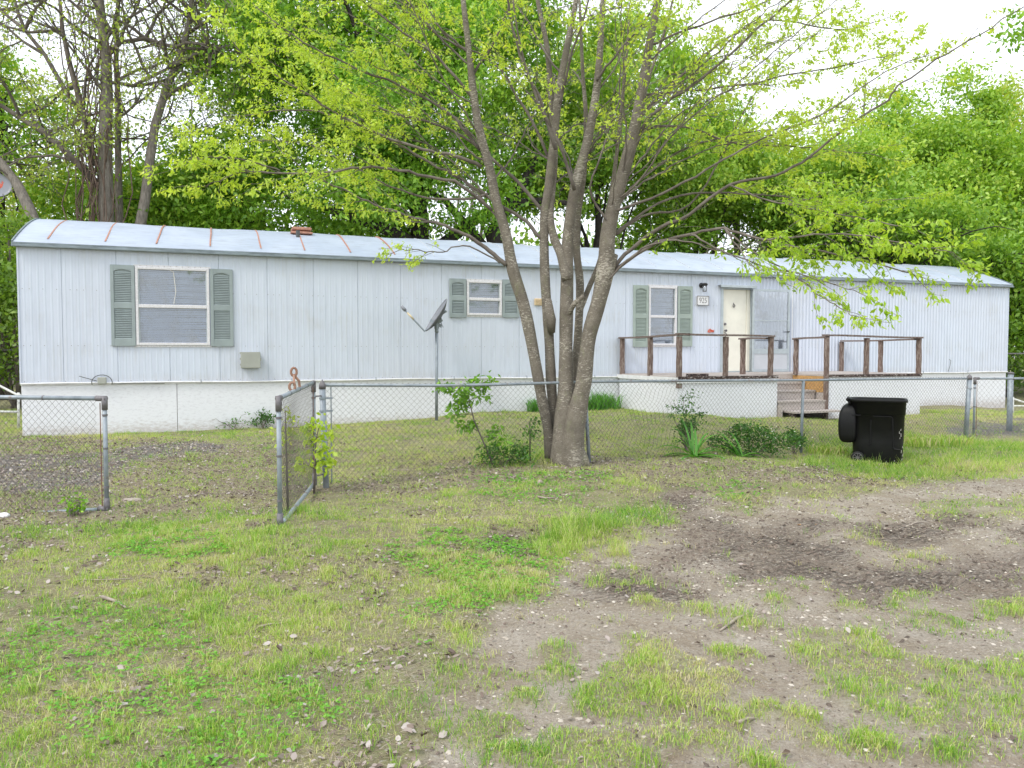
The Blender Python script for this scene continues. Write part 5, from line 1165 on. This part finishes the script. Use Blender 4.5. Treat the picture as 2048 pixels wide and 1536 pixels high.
# shrubs at the ends of the home
def bush(name, label, c, rr, ncl, nl, size, leafm, clr=.35, rb=.5, cat='shrub', group=None, stems=14, asp=.5):
    c = np.array(c, float); z0 = zgf(c[0], c[1]); t = thing(name, (c[0], c[1], z0), label, cat, group); rr = np.array(rr, float)
    d = unit(RNG.normal(0, 1, (ncl, 3))) * (RNG.random(ncl) ** .4)[:, None]; C = np.array([c[0], c[1], z0 + rr[2]]) + d * rr
    b = MB()
    for i in range(min(stems, ncl)): b.tube(bez((c[0] + RNG.normal(0, .05 * rr[0]), c[1] + RNG.normal(0, .05), z0 - .02), C[i], .1, 6, .02), [max(.003, .02 * rr[2] * (1 - .15 * j)) for j in range(6)], 4)
    b.build('stems', M['twig'], t); LV = Leaves(); scatter(LV, C, nl, clr * (.6 + .7 * RNG.random(ncl)), size, rb + (RNG.random(ncl) - .5) * .3, asp=asp); LV.build('foliage', M[leafm], t); return t
bush('hedge_bush', 'dark green bushes beyond the left end of the home', (-12.5, 19.5, 0), (3.0, 1.6, 2.6), 60, 260, .13, 'leaf_w', .8, .45)
bush('hedge_bush', 'green bushes beyond the right end of the home', (19.5, 27, 0), (3.2, 1.8, 2.4), 60, 260, .14, 'leaf_m', .8, .3)
# far woods: one mass
LV = Leaves(); n = 420; xs = RNG.uniform(-48, 48, n); ys = RNG.uniform(38, 50, n); hh = 5.0 + 4 * fbm(xs * .12, ys * .1, 5) ; zs = hh * RNG.random(n)
scatter(LV, np.stack([xs, ys, zs], 1), 190, np.full(n, 2.0), .34, .35 + .4 * RNG.random(n), flat=.8)
n = 130; xs = RNG.uniform(-26, 26, n); ys = RNG.uniform(28.5, 34, n); zs = 4.2 * RNG.random(n); scatter(LV, np.stack([xs, ys, zs], 1), 220, np.full(n, 1.2), .22, .35 + .5 * RNG.random(n), flat=.8)
LV.build('woods', M['leaf_w'], None)['kind'] = 'stuff'
wb = MB()
for i in range(90):
    x = RNG.uniform(-34, 40); y = RNG.uniform(30, 42); z = RNG.uniform(7, 13); wb.tube([(x, y, -.2), (x + RNG.normal(0, .3), y, z * .5), (x + RNG.normal(0, .9), y, z)], [.14, .10, .03], 5)
    for k in range(6): z1 = RNG.uniform(2, z * .9); wb.tube(bez((x, y, z1), (x + RNG.normal(0, 1.8), y + RNG.normal(0, 1), z1 + RNG.uniform(.3, 2.2)), .3, 5, .08), [.05, .04, .03, .02, .01], 3)
wb.build('woods_trunks', M['greybark'])['kind'] = 'stuff'
print('bg trees', time.time() - T0)

# ------------------------------------------------------------------ the multi-trunk tree
TY = 10.4; q = at(1137, 925, TY); mt = thing('multi_trunk_tree', (q[0], q[1], zgf(q[0], q[1])), 'large multi-trunk tree with speckled bark and new yellow-green leaves in front of the fence', 'tree')
def tr(P, Y0, Y1): n = len(P); return [at(a, b, Y0 + (Y1 - Y0) * i / (n - 1)) for i, (a, b) in enumerate(P)]
tr_b = MB()
def trunk(P, Y0, Y1, W_): 
    pts = tr(P, Y0, Y1); # resample smooth
    t = np.arange(len(pts)); tt = np.linspace(0, len(pts) - 1, len(pts) * 4); A = np.array(pts); o = []
    for s in tt:
        i = int(min(s, len(pts) - 2)); f = s - i; p0, p1, p2, p3 = A[max(i - 1, 0)], A[i], A[i + 1], A[min(i + 2, len(pts) - 1)]
        o.append(.5 * ((2 * p1) + (-p0 + p2) * f + (2 * p0 - 5 * p1 + 4 * p2 - p3) * f * f + (-p0 + 3 * p1 - 3 * p2 + p3) * f ** 3))
    w = np.interp(tt, t, W_); r = [x * TY / F / 2 * .87 * (1 + .03 * math.sin(i * 1.1)) for i, x in enumerate(w)]; tr_b.tube(o, r, 12); return o
TA = trunk([(1101, 915), (1096, 857), (1084, 800), (1077, 760), (1061, 673), (1046, 605), (1025, 537), (1012, 468), (992, 400), (978, 331), (959, 262), (947, 187), (937, 94), (924, -20), (905, -200)], TY + .1, TY - .1, [28, 24, 24, 25, 27, 28, 27, 23, 22, 20, 19, 17, 14, 11, 6])
TB = trunk([(1112, 890), (1109, 840), (1105, 799), (1102, 760), (1098, 673), (1093, 605), (1089, 531), (1089, 437), (1097, 375), (1109, 269), (1117, 187), (1134, 94), (1152, 0), (1170, -160)], TY + .2, TY + .2, [28, 25, 24, 24, 23, 23, 22, 21, 20, 19, 18, 15, 12, 7])
TC = trunk([(1130, 935), (1129, 860), (1131, 799), (1132, 742), (1132, 673), (1134, 571), (1136, 470), (1150, 375), (1175, 281), (1190, 200), (1198, 130), (1206, 0), (1215, -150)], TY - .02, TY + .3, [68, 55, 40, 33, 31, 31, 25, 23, 21, 19, 16, 12, 6])
TC1 = trunk([(1134, 560), (1122, 510), (1110, 480), (1100, 437), (1104, 380), (1109, 312), (1104, 220), (1094, 94), (1075, 0), (1060, -120)], TY + .05, TY + .5, [24, 21, 19, 18, 17, 16, 15, 12, 10, 5])
TD = trunk([(1146, 800), (1151, 742), (1156, 673), (1160, 571), (1153, 500), (1156, 430), (1168, 340), (1172, 240), (1165, 140), (1160, 20), (1150, -100)], TY + .3, TY + .9, [20, 20, 20, 19, 18, 16, 14, 11, 9, 7, 5])
TD2 = trunk([(1160, 620), (1178, 575), (1200, 520), (1214, 440), (1228, 350), (1238, 260), (1250, 150), (1258, 40)], TY + .5, TY + 1.0, [14, 13, 12, 11, 10, 8, 7, 5])
TE = trunk([(1142, 940), (1146, 870), (1160, 799), (1168, 760), (1178, 673), (1197, 605), (1211, 537), (1216, 468), (1230, 400), (1241, 365), (1264, 281), (1283, 187), (1298, 94), (1316, 0), (1335, -140)], TY - .08, TY - .2, [66, 54, 39, 36, 33, 35, 40, 34, 31, 30, 27, 23, 18, 14, 7])
TE2 = trunk([(1232, 420), (1240, 380), (1275, 260), (1290, 180), (1330, 60), (1350, -20)], TY + .2, TY + .5, [11, 10, 9, 8, 6, 4])
for a in ((1104, 938, -.05), (1176, 950, -.12), (1136, 946, -.2), (1120, 935, .15), (1156, 935, .2)):
    p0 = at(1134, 885, TY); p1 = at(a[0], a[1], TY); p1[1] += a[2]; p1[2] = zgf(p1[0], p1[1]) - .03; tr_b.tube(bez(p0, p1, -.03, 6), [.10, .13, .145, .125, .09, .03], 8)
# stub and knots
tr_b.tube([at(1137, 628, TY - .1), at(1150, 605, TY - .15), at(1168, 592, TY - .2)], [.04, .034, .028], 8); tr_b.tube([at(1096, 600, TY + .18), at(1099, 625, TY + .10), at(1102, 640, TY + .06), at(1103, 665, TY + .12)], [.05, .066, .068, .05], 10)
tr_b.tube([at(1208, 560, TY - .1), at(1222, 535, TY - .1), at(1232, 510, TY - .05)], [.08, .06, .03], 8)
tk = tr_b.build('trunk', M['bark'], mt, True)
BR = MB(); TW = MB(); LN = []   # leaf nodes: (pos, dir, weight)
def spray(p, d, L, r, lvl, dens, droop=0.0):
    m = max(4, int(L / .14)); P = [p]; d = d / (np.linalg.norm(d) + 1e-9)
    for i in range(m): d = d + RNG.normal(0, .13, 3) + np.array([0, 0, .015 - droop * .05]); d /= np.linalg.norm(d); P.append(P[-1] + d * L / m)
    TW.tube(P, [max(.0022, r * (1 - .85 * i / m)) for i in range(m + 1)], 4 if lvl == 0 else 3, cap=False)
    if lvl < 2:
        nc = int(L / .17)
        for k in range(nc):
            i = int(RNG.integers(1, m + 1)); side = np.cross(d, [0, 0, 1.]); side /= np.linalg.norm(side) + 1e-9; s = 1 if k % 2 else -1
            dd = d * .8 + side * s * RNG.uniform(.5, 1.0) + RNG.normal(0, .25, 3); spray(P[i], dd, L * RNG.uniform(.3, .5), r * .5, lvl + 1, dens, droop)
    if dens > 0:
        st = 1 if lvl else int(m * .5)
        for i in range(st, m + 1):
            if RNG.random() < dens: LN.append((P[i], d.copy()))
def limb(P, Y0, Y1, r0, r1, dens, start=.2, every=.26, tl=(.5, 1.0), droop=0.0):
    pts = P if Y0 is None else tr(P, Y0, Y1); A = np.array(pts); o = []; n = len(pts)
    for s in np.linspace(0, n - 1, n * 4):
        i = int(min(s, n - 2)); f = s - i; p0, p1, p2, p3 = A[max(i - 1, 0)], A[i], A[i + 1], A[min(i + 2, n - 1)]
        o.append(.5 * ((2 * p1) + (-p0 + p2) * f + (2 * p0 - 5 * p1 + 4 * p2 - p3) * f * f + (-p0 + 3 * p1 - 3 * p2 + p3) * f ** 3) + RNG.normal(0, .008, 3))
    m = len(o); BR.tube(o, [r0 + (r1 - r0) * (i / (m - 1)) ** .8 for i in range(m)], 7)
    seg = np.array([np.linalg.norm(o[i + 1] - o[i]) for i in range(m - 1)]); cum = np.concatenate([[0], np.cumsum(seg)]); T = cum[-1]; s = start * T; k = 0
    while s < T:
        i = int(np.searchsorted(cum, s)) - 1; i = max(0, min(i, m - 2)); p = o[i] + (o[i + 1] - o[i]) * (s - cum[i]) / (seg[i] + 1e-9); d = (o[i + 1] - o[i]) / (seg[i] + 1e-9)
        side = np.cross(d, [0, 0, 1.]); side /= np.linalg.norm(side) + 1e-9; a = RNG.uniform(-.9, .9); sd = 1 if k % 2 else -1
        dd = d * 1.0 + side * sd * math.cos(a) * .8 + np.array([0, 0, math.sin(a) * .7 - droop * .4]); f = s / T
        spray(p, dd, RNG.uniform(*tl) * (1.15 - .5 * f), max(.004, .35 * (r0 + (r1 - r0) * f)), 0, dens, droop); s += every * RNG.uniform(.6, 1.3); k += 1
    spray(o[-1], o[-1] - o[-2], .4, r1, 0, dens, droop); return o
D0 = .68
# right side limbs
limb([(1224, 540), (1264, 495), (1320, 455), (1374, 430), (1459, 370), (1554, 350), (1624, 310), (1699, 250), (1774, 200), (1804, 165), (1880, 115), (1949, 75), (2044, 15), (2120, -20)], TY, 9.0, .029, .005, .16, .45, .4)
limb([(1224, 545), (1304, 490), (1384, 468), (1449, 457), (1524, 480), (1599, 495), (1700, 515), (1790, 538), (1830, 550)], TY, 8.4, .026, .006, .55, .5, .15, (.35, .75), .5)
limb([(1449, 457), (1500, 500), (1580, 545), (1640, 590), (1680, 615), (1705, 632)], 9.4, 8.2, .012, .004, .55, .45, .14, (.25, .5), .4)
limb([(1524, 480), (1620, 470), (1720, 470), (1800, 482), (1860, 495), (1910, 508)], 8.9, 8.2, .012, .004, .6, .1, .14, (.3, .6), .3)
limb([(1449, 457), (1480, 500), (1500, 530), (1530, 545)], 9.2, 8.6, .010, .004, .5, .3, .16, (.3, .6), .6)
limb([(1384, 468), (1440, 500), (1520, 530), (1640, 560), (1720, 585)], 9.6, 8.3, .012, .004, .5, .3, .17, (.3, .6), .4)
limb([(1459, 370), (1540, 400), (1640, 420), (1740, 440), (1820, 455)], 9.8, 8.8, .012, .005, .65, .1, .16, (.4, .8), .2)
limb([(1270, 290), (1294, 240), (1340, 200), (1394, 165), (1454, 115), (1524, 50), (1584, 0), (1640, -60)], TY - .1, 9.6, .03, .008, D0, .25, .26)
limb([(1250, 350), (1289, 262), (1374, 255), (1449, 280), (1504, 290), (1614, 295), (1754, 310)], TY + .2, 10, .022, .005, D0, .4, .24)
limb([(1210, 560), (1225, 450), (1259, 380), (1324, 325), (1374, 295), (1449, 275), (1524, 260), (1649, 245), (1750, 200)], TY + .4, 10.4, .022, .005, D0, .4, .24)
limb([(1236, 420), (1340, 380), (1430, 330), (1520, 280), (1640, 230), (1760, 150), (1850, 110)], TY - .3, 9.6, .020, .005, D0, .4, .24)
limb([(1285, 190), (1340, 185), (1480, 170), (1580, 150), (1700, 130), (1780, 110)], TY, 10.6, .018, .005, D0, .3, .24)
limb([(1300, 90), (1400, 50), (1520, 10), (1620, -40)], TY, 10.2, .018, .006, D0, .3, .24)
limb([(1225, 470), (1330, 400), (1440, 385), (1560, 395), (1680, 405), (1790, 400)], TY, 11.2, .020, .005, D0 + .1, .4, .22)
limb([(1278, 230), (1400, 120), (1480, 60), (1560, 40), (1680, 60), (1760, 40)], TY + .3, 11.2, .022, .005, D0, .35, .24)
limb([(1230, 470), (1290, 430), (1380, 410), (1450, 300), (1500, 200), (1580, 110), (1640, 60)], TY + .5, 11, .02, .005, D0, .45, .24)
limb([(1215, 560), (1280, 500), (1360, 480), (1430, 500), (1500, 495)], TY - .2, 9.4, .016, .005, .08, .3, .3)
# left side limbs
limb([(1012, 530), (975, 500), (939, 475), (891, 451), (837, 438), (768, 417), (700, 385), (620, 350), (560, 300)], TY, 9.9, .034, .006, D0 * .8, .35, .24)
limb([(962, 330), (900, 310), (850, 300), (760, 270), (680, 230), (600, 180), (500, 120), (450, 60)], TY, 9.6, .028, .006, D0 + .15, .3, .2)
limb([(1000, 525), (930, 490), (880, 505), (835, 500), (800, 500)], TY - .1, 9.6, .012, .004, .7, .55, .13, (.25, .5), .8)
limb([(985, 420), (920, 370), (820, 345), (740, 335), (640, 345), (540, 345), (450, 335), (385, 325)], TY - .1, 9.0, .026, .006, .5, .35, .22)
limb([(540, 345), (480, 345), (430, 365), (390, 375)], 9.2, 8.9, .01, .004, .95, .1, .08, (.2, .45), .5)
limb([(560, 340), (480, 318), (420, 315), (380, 318)], 9.2, 8.8, .01, .004, .95, .2, .07, (.2, .45), .5)
limb([(960, 300), (900, 230), (820, 180), (700, 130), (600, 80), (520, 20)], TY + .1, 10.2, .026, .006, D0 + .15, .3, .19)
limb([(950, 200), (880, 120), (800, 60), (720, 0), (680, -40)], TY, 10, .024, .007, D0 + .15, .3, .2)
limb([(1090, 485), (1050, 440), (1000, 410), (940, 370), (870, 330), (800, 290), (700, 240), (600, 220), (500, 230), (430, 250)], TY + .2, 10.6, .03, .006, D0 + .1, .45, .2)
limb([(935, 100), (860, 60), (760, -20)], TY, 10.4, .018, .006, D0, .3, .2)
limb([(1095, 430), (1000, 330), (900, 260), (800, 230), (720, 200), (640, 120), (560, 60)], TY + .4, 11.2, .028, .006, D0 + .1, .4, .2)
limb([(975, 390), (880, 400), (800, 380), (700, 330), (620, 290), (520, 280)], TY + .1, 10.8, .02, .005, D0, .3, .22)
limb([(1105, 330), (1040, 200), (980, 120), (900, 80), (840, -10)], TY + .4, 10.8, .024, .008, D0 * .6, .3, .24)
# upright ones
limb([(1110, 300), (1085, 210), (1045, 120), (1015, 0), (1000, -100)], TY - .2, 9.8, .028, .01, D0 * .6, .3, .26)
limb([(1120, 210), (1140, 120), (1170, 20), (1200, -100)], TY - .1, 9.6, .022, .008, D0 * .7, .3, .25)
limb([(1150, 380), (1120, 290), (1070, 190), (1035, 60), (1020, -60)], TY - .3, 9.5, .026, .008, D0 * .6, .3, .26)
limb([(1195, 160), (1230, 110), (1290, 40), (1340, -60)], TY, 9.8, .02, .006, D0, .3, .22)
limb([(1222, 450), (1180, 380), (1215, 270), (1240, 180), (1230, 60)], TY - .2, 9.7, .018, .006, D0 * .5, .4, .3)
limb([(945, 150), (990, 80), (1020, 10), (1050, -80)], TY, 10.2, .02, .007, D0 * .8, .3, .22)
for T_, k0 in ((TA, 7), (TB, 5), (TC, 4), (TC1, 3), (TD, 4), (TE, 6), (TE, 6), (TA, 5)):
    for k in range(5):
        n_ = len(T_); i = int(RNG.integers(int(n_ * .45), int(n_ * .85))); p0 = np.array(T_[i]); ax = np.array([q[0], q[1]]); hz = p0[:2] - ax; a = math.atan2(hz[1], hz[0]) + RNG.normal(0, .8); L_ = RNG.uniform(1.6, 3.4); r_0 = RNG.uniform(.008, .016)
        P_ = [p0]; d_ = np.array([math.cos(a), .8 * math.sin(a), RNG.uniform(.5, 1.4)])
        for j in range(6): d_ = d_ / np.linalg.norm(d_); P_.append(P_[-1] + d_ * L_ / 6); d_ = d_ + RNG.normal(0, .16, 3) + np.array([.06 * math.cos(a), .06 * math.sin(a), -.04])
        limb(P_, None, None, r_0, .004, .13, .15, .28, (.4, .9))
# crown above the frame
for (x0, y0, x1, y1, Y1) in ((900, -100, 700, -300, 10), (1000, -100, 950, -400, 11), (1170, -120, 1100, -420, 9.8), (1210, -120, 1300, -420, 10.8), (1330, -120, 1500, -350, 10.2), (1335, -100, 1650, -250, 11)):
    limb([(x0, y0), ((x0 + x1) / 2 + 20, (y0 + y1) / 2 - 30), (x1, y1)], TY, Y1, .028, .008, D0, .1, .3)
branches = BR.build('branches', M['twig'], tk, True); TW.build('twigs', M['twig'], tk)
LNp = np.array([a for a, _ in LN]); LNd = np.array([b for _, b in LN]); print('leaf nodes', len(LN))
per = 5; n = len(LNp) * per; P = np.repeat(LNp, per, 0) + RNG.normal(0, .028, (n, 3)); D = unit(np.repeat(LNd, per, 0) * .55 + RNG.normal(0, .55, (n, 3)) + [[0, 0, -.65]]); S = unit(np.cross(D, RNG.normal(0, .7, (n, 3)) + [[0, 0, .7]]))
L = .058 * (.55 + .8 * RNG.random(n)); near = np.clip((10.2 - P[:, 1]) / 1.6, 0, 1); rightlow = (P[:, 0] > 1.6) & (P[:, 2] < 3.9); L = L * (1 + .22 * near * rightlow)
rr = np.clip(np.repeat(RNG.random(len(LNp)), per) * .5 + .25 + RNG.normal(0, .15, n), 0, 1)
for nm, k, mat in (('foliage', ~rightlow, 'leaf_y'), ('foliage', rightlow, 'leaf_b')):
    v, f = leafquads(P[k], D[k], S[k], L[k], L[k] * .46); o = raw(nm, v, f, M[mat], mt, dict(rnd=rr[k]))
print('main tree', time.time() - T0)
# overhanging twig tips of a tree out of frame, upper right corner
c = at(2040, 60, 11); ob = thing('overhanging_tree', (at(2300, 900, 11)[0], 11, 0), 'green leafy branch tip of another tree reaching in at the upper right corner', 'tree')
b = MB(); tx = at(2300, 900, 11)[0]; b.tube([(tx, 11, -.1), (tx + .1, 11, 3), (tx, 11, 7)], [.16, .13, .08], 8); b.tube(bez((tx, 11, 4.6), c, .3, 8), [.05, .045, .04, .03, .025, .02, .012, .008], 6); b.build('trunk', M['greybark'], ob, True)
LV = Leaves(); C = np.array([c, at(2020, 70, 11), at(2048, 30, 11), at(2060, 70, 11), at(2110, 40, 11), at(2160, 10, 11.2)]); scatter(LV, C, 60, np.full(len(C), .28), .09, np.full(len(C), .4)); LV.build('foliage', M['leaf_g'], ob)

# ------------------------------------------------------------------ plants
def sapling(label, P, Y, leafm, nl, size, spread, cat='sapling', side=8, name='sapling', rb=.5):
    pts = tr(P, Y, Y - .05); pts[0][2] = zgf(pts[0][0], pts[0][1]) - .02; t = thing(name, (pts[0][0], pts[0][1], zgf(pts[0][0], pts[0][1])), label, cat)
    b = MB(); n = len(pts); b.tube(pts, [.014 * (1 - .75 * i / (n - 1)) for i in range(n)], 6); C = []
    for k in range(side):
        s = RNG.uniform(.25, .98) * (n - 1); i = int(min(s, n - 2)); p = pts[i] + (pts[i + 1] - pts[i]) * (s - i); a = RNG.uniform(0, 6.28); e = p + np.array([math.cos(a), math.sin(a) * .7, RNG.uniform(-.1, .5)]) * spread * RNG.uniform(.5, 1)
        Q = bez(p, e, .03, 6); b.tube(Q, [.005, .0045, .004, .0035, .003, .002], 4); C += [q_ for q_ in Q[2:]]
    C += pts[-2:]; C = np.array(C); b.build('stem', M['twig'], t, True); LV = Leaves(); scatter(LV, C, nl, np.full(len(C), .07), size, np.full(len(C), rb), droop=.6, flat=1, asp=.55); LV.build('foliage', M[leafm], t); return t
sapling('leafy green sapling growing through the fence left of the multi-trunk tree', [(990, 905), (965, 880), (948, 840), (938, 800), (936, 765)], 10.1, 'leaf_g', 9, .075, .42, side=16, rb=.2)
bush('low_shrub', 'low dark green brambles at the foot of the multi-trunk tree', at(1005, 905, 10.2), (.38, .18, .16), 26, 32, .045, 'leaf_d', .13, .45)
sapling('short broken stump with new shoots just left of the trunks', [(1060, 905), (1060, 870), (1058, 842)], 10.5, 'leaf_d', 5, .05, .2, 'stump', 6, 'sprouting_stump')
sapling('bright yellow-green seedling growing beside the gate post', [(628, 985), (630, 930), (632, 880), (640, 845)], 8.6, 'leaf_b', 7, .075, .24, side=9, rb=.75, name='seedling', cat='seedling')
sapling('small wispy shoot poking through the open gate leaf', [(575, 940), (572, 880), (570, 815)], 7.4, 'leaf_y', 3, .045, .14, side=5, name='seedling', cat='seedling')
bush('weed_clump', 'leafy weed growing on the bottom rail of the left gate', at(146, 1015, 7.35), (.10, .07, .10), 9, 12, .045, 'leaf_g', .06, .3, 'weed')
bush('weed_clump', 'dark weed clump against the white skirting', (lambda p: p)(wv(W(527, 850, .15)[0], .18, 0)), (.22, .12, .20), 14, 26, .05, 'leaf_d', .10, .15, 'weed')
p = wv(W(470, 850, .15)[0], .12, 0); bush('weed_clump', 'sparse wiry weed before the skirting left of the gate', p, (.55, .1, .16), 16, 5, .05, 'leaf_d', .12, .5, 'weed')
def strap(name, label, px, py, Y, n, L, w, up, cat='plant', seed=0, angs=None):
    c = at(px, py, Y); z0 = zgf(c[0], c[1]); t = thing(name, (c[0], c[1], z0), label, cat); V = []; Fq = []; Rr = []; m = 9
    for k in range(n):
        a = RNG.uniform(0, 6.28) if angs is None else angs[k % len(angs)][0]; l = L * RNG.uniform(.75, 1.1); el = (up * RNG.uniform(.7, 1.1)) if angs is None else angs[k % len(angs)][1]
        d = np.array([math.cos(a) * math.cos(el), math.sin(a) * math.cos(el) * .8, math.sin(el)]); sdv = np.array([-math.sin(a), math.cos(a), 0.]); p = np.array([c[0] + RNG.normal(0, .02), c[1] + RNG.normal(0, .02), z0]); base = len(V)
        for i in range(m):
            s = i / (m - 1); ww = w * (math.sin(math.pi * min(1, s * .85 + .15)) ** .6) * (1 if s < .95 else .25); cn = np.array([0, 0, ww * .25])
            V += [p - sdv * ww / 2 + cn, p, p + sdv * ww / 2 + cn]; d = d + np.array([0, 0, -.16 * (.4 + s * 1.6)]) * (1.3 - up * .5); d /= np.linalg.norm(d); p = p + d * l / (m - 1)
        for i in range(m - 1):
            o = base + i * 3; Fq += [(o, o + 1, o + 4, o + 3), (o + 1, o + 2, o + 5, o + 4)]; Rr += [RNG.random()] * 2
    raw('leaf_blades', np.array(V), np.array(Fq), M['blade'], t, dict(rnd=np.array(Rr)), None, True); return t
strap('strap_leaved_plant', 'larger strap-leaved plant sprawling before the fence', 1388, 930, 11.3, 22, .62, .042, .7, angs=[(3.0, .35), (.2, .3), (3.3, .7), (-.2, .15), (1.5, 1.25), (2.6, 1.2), (.7, 1.15), (-1.2, .0), (0.5, .6), (2.7, .2), (.4, 1.0), (2.9, 1.05), (2.2, 1.35), (-.6, .3), (-2.3, .2), (0.05, .5)])
strap('strap_leaved_plant', 'smaller strap-leaved plant right of the sprawling one', 1480, 920, 11.6, 13, .58, .040, .6, angs=[(2.7, .95), (2.5, 1.1), (2.9, .8), (.1, .45), (.3, .2), (0, .15), (2.2, 1.2)])
def grassclump(label, c, rad, h, n, mat='blade'):
    z0 = zgf(c[0], c[1]); t = thing('grass_clump', (c[0], c[1], z0), label, 'grass clump'); a = RNG.random(n) * 6.28; r = rad * RNG.random(n) ** .6; x = c[0] + r * np.cos(a); y = c[1] + r * np.sin(a) * .6
    o = blades('tall_blades', x, y, np.full(n, z0), h * (.5 + .6 * RNG.random(n)), .012 + .008 * RNG.random(n), RNG.random(n), M[mat], .75)
    co = np.empty(len(o.data.vertices) * 3, np.float32); o.data.vertices.foreach_get('co', co); co = co.reshape(-1, 3) - np.array([c[0], c[1], z0], np.float32); o.data.vertices.foreach_set('co', co.ravel()); o.parent = t; return t
p = wv(W(1195, 815, .2)[0], .25, 0); grassclump('tall green grass clump against the skirting just right of the trunks', p, .48, .46, 520)
p = wv(W(1070, 815, .2)[0], .25, 0); grassclump('small green grass clump against the skirting left of the trunks', p, .2, .36, 160)
for (px, py, Y, r_, h_, n_, lb) in ((1855, 905, 13.2, .75, .22, 700, 'long soft grass patch between the trash bin and the walk gate'), (1655, 912, 12.4, .3, .20, 260, 'tall grass at the fence left of the trash bin'),
                                (1725, 930, 11.5, .16, .10, 120, 'grass tuft at the wheel of the trash bin'), (1775, 937, 11.35, .22, .08, 120, 'short grass growing along the foot of the trash bin')):
    grassclump(lb, at(px, py, Y), r_, h_, n_, 'grass')
bush('low_shrub', 'tall thin weedy shrub behind the sprawling strap-leaved plant', at(1372, 905, 11.9), (.28, .12, .46), 34, 26, .045, 'leaf_d', .10, .3)
b_ = bush('low_shrub', 'tangled low shrub with small white blossoms before the fence', at(1505, 915, 11.9), (.74, .2, .26), 60, 42, .045, 'leaf_d', .13, .3)
bb = MB()
for k in range(26):
    c = at(1530, 915, 11.9); c = c + np.array([RNG.normal(0, .32), -.1 + RNG.normal(0, .08), .1 + abs(RNG.normal(.22, .12))]); bb.tube([c - [0, 0, .006], c, c + [0, 0, .006]], [.004, .014, .003], 5)
each(bb, 'blossom', M['yellowflower'], b_)
bush('low_shrub', 'dark low shrub at the foot of the middle fence post', at(1590, 905, 12.35), (.16, .1, .2), 12, 26, .045, 'leaf_d', .1, .1)
print('plants', time.time() - T0)

# ------------------------------------------------------------------ sky, sun, camera
wd = bpy.data.worlds.new('World'); SC.world = wd; wd.use_nodes = True; nt = wd.node_tree; nt.nodes.clear()
out = nt.nodes.new('ShaderNodeOutputWorld'); bg = nt.nodes.new('ShaderNodeBackground'); sky = nt.nodes.new('ShaderNodeTexSky'); sky.sky_type = 'NISHITA'; sky.sun_disc = False
SUN_EL, SUN_ROT = R(50), R(226)
sky.sun_elevation = SUN_EL; sky.sun_rotation = SUN_ROT; sky.air_density = 1.0; sky.dust_density = 6; sky.ozone_density = 1
tc = nt.nodes.new('ShaderNodeTexCoord'); nz = nt.nodes.new('ShaderNodeTexNoise'); nz.inputs['Scale'].default_value = 1.6; nz.inputs['Detail'].default_value = 5; nt.links.new(tc.outputs['Generated'], nz.inputs['Vector'])
rp = nt.nodes.new('ShaderNodeValToRGB'); rp.color_ramp.elements[0].position = .3; rp.color_ramp.elements[0].color = (11.6, 12.4, 13.6, 1); rp.color_ramp.elements[1].position = .7; rp.color_ramp.elements[1].color = (13.6, 14.2, 15.0, 1); nt.links.new(nz.outputs['Fac'], rp.inputs[0])
mx = nt.nodes.new('ShaderNodeMix'); mx.data_type = 'RGBA'; mx.inputs[0].default_value = .88; nt.links.new(sky.outputs[0], mx.inputs[6]); nt.links.new(rp.outputs[0], mx.inputs[7])
nt.links.new(mx.outputs[2], bg.inputs[0]); bg.inputs[1].default_value = .1; nt.links.new(bg.outputs[0], out.inputs[0])
sl = bpy.data.lights.new('sun', 'SUN'); sl.energy = 1.5; sl.angle = R(14); sl.color = (1, .96, .88); so = bpy.data.objects.new('sun', sl); COL.objects.link(so)
# sun direction from elevation/rotation (rotation measured clockwise from +Y)
sdir = Vector((math.sin(SUN_ROT) * math.cos(SUN_EL), math.cos(SUN_ROT) * math.cos(SUN_EL), math.sin(SUN_EL))); so.rotation_euler = sdir.to_track_quat('Z', 'Y').to_euler()
cd = bpy.data.cameras.new('camera'); cd.sensor_width = 36; cd.lens = F / 2048 * 36; cd.clip_end = 600; cd.clip_start = .05; co = bpy.data.objects.new('camera', cd); COL.objects.link(co); co.location = (0, 0, 1.6); co.rotation_euler = (math.pi / 2 - PITCH, 0, 0); SC.camera = co
SC.view_settings.view_transform = 'Standard'; SC.view_settings.look = 'None'; SC.view_settings.exposure = 0.42; SC.view_settings.gamma = 1
SC.cycles.max_bounces = 6; SC.cycles.diffuse_bounces = 3; SC.cycles.transparent_max_bounces = 8; SC.cycles.transmission_bounces = 4
for o in SC.objects:
    if '_local' in o: del o['_local']
print('done', time.time() - T0)
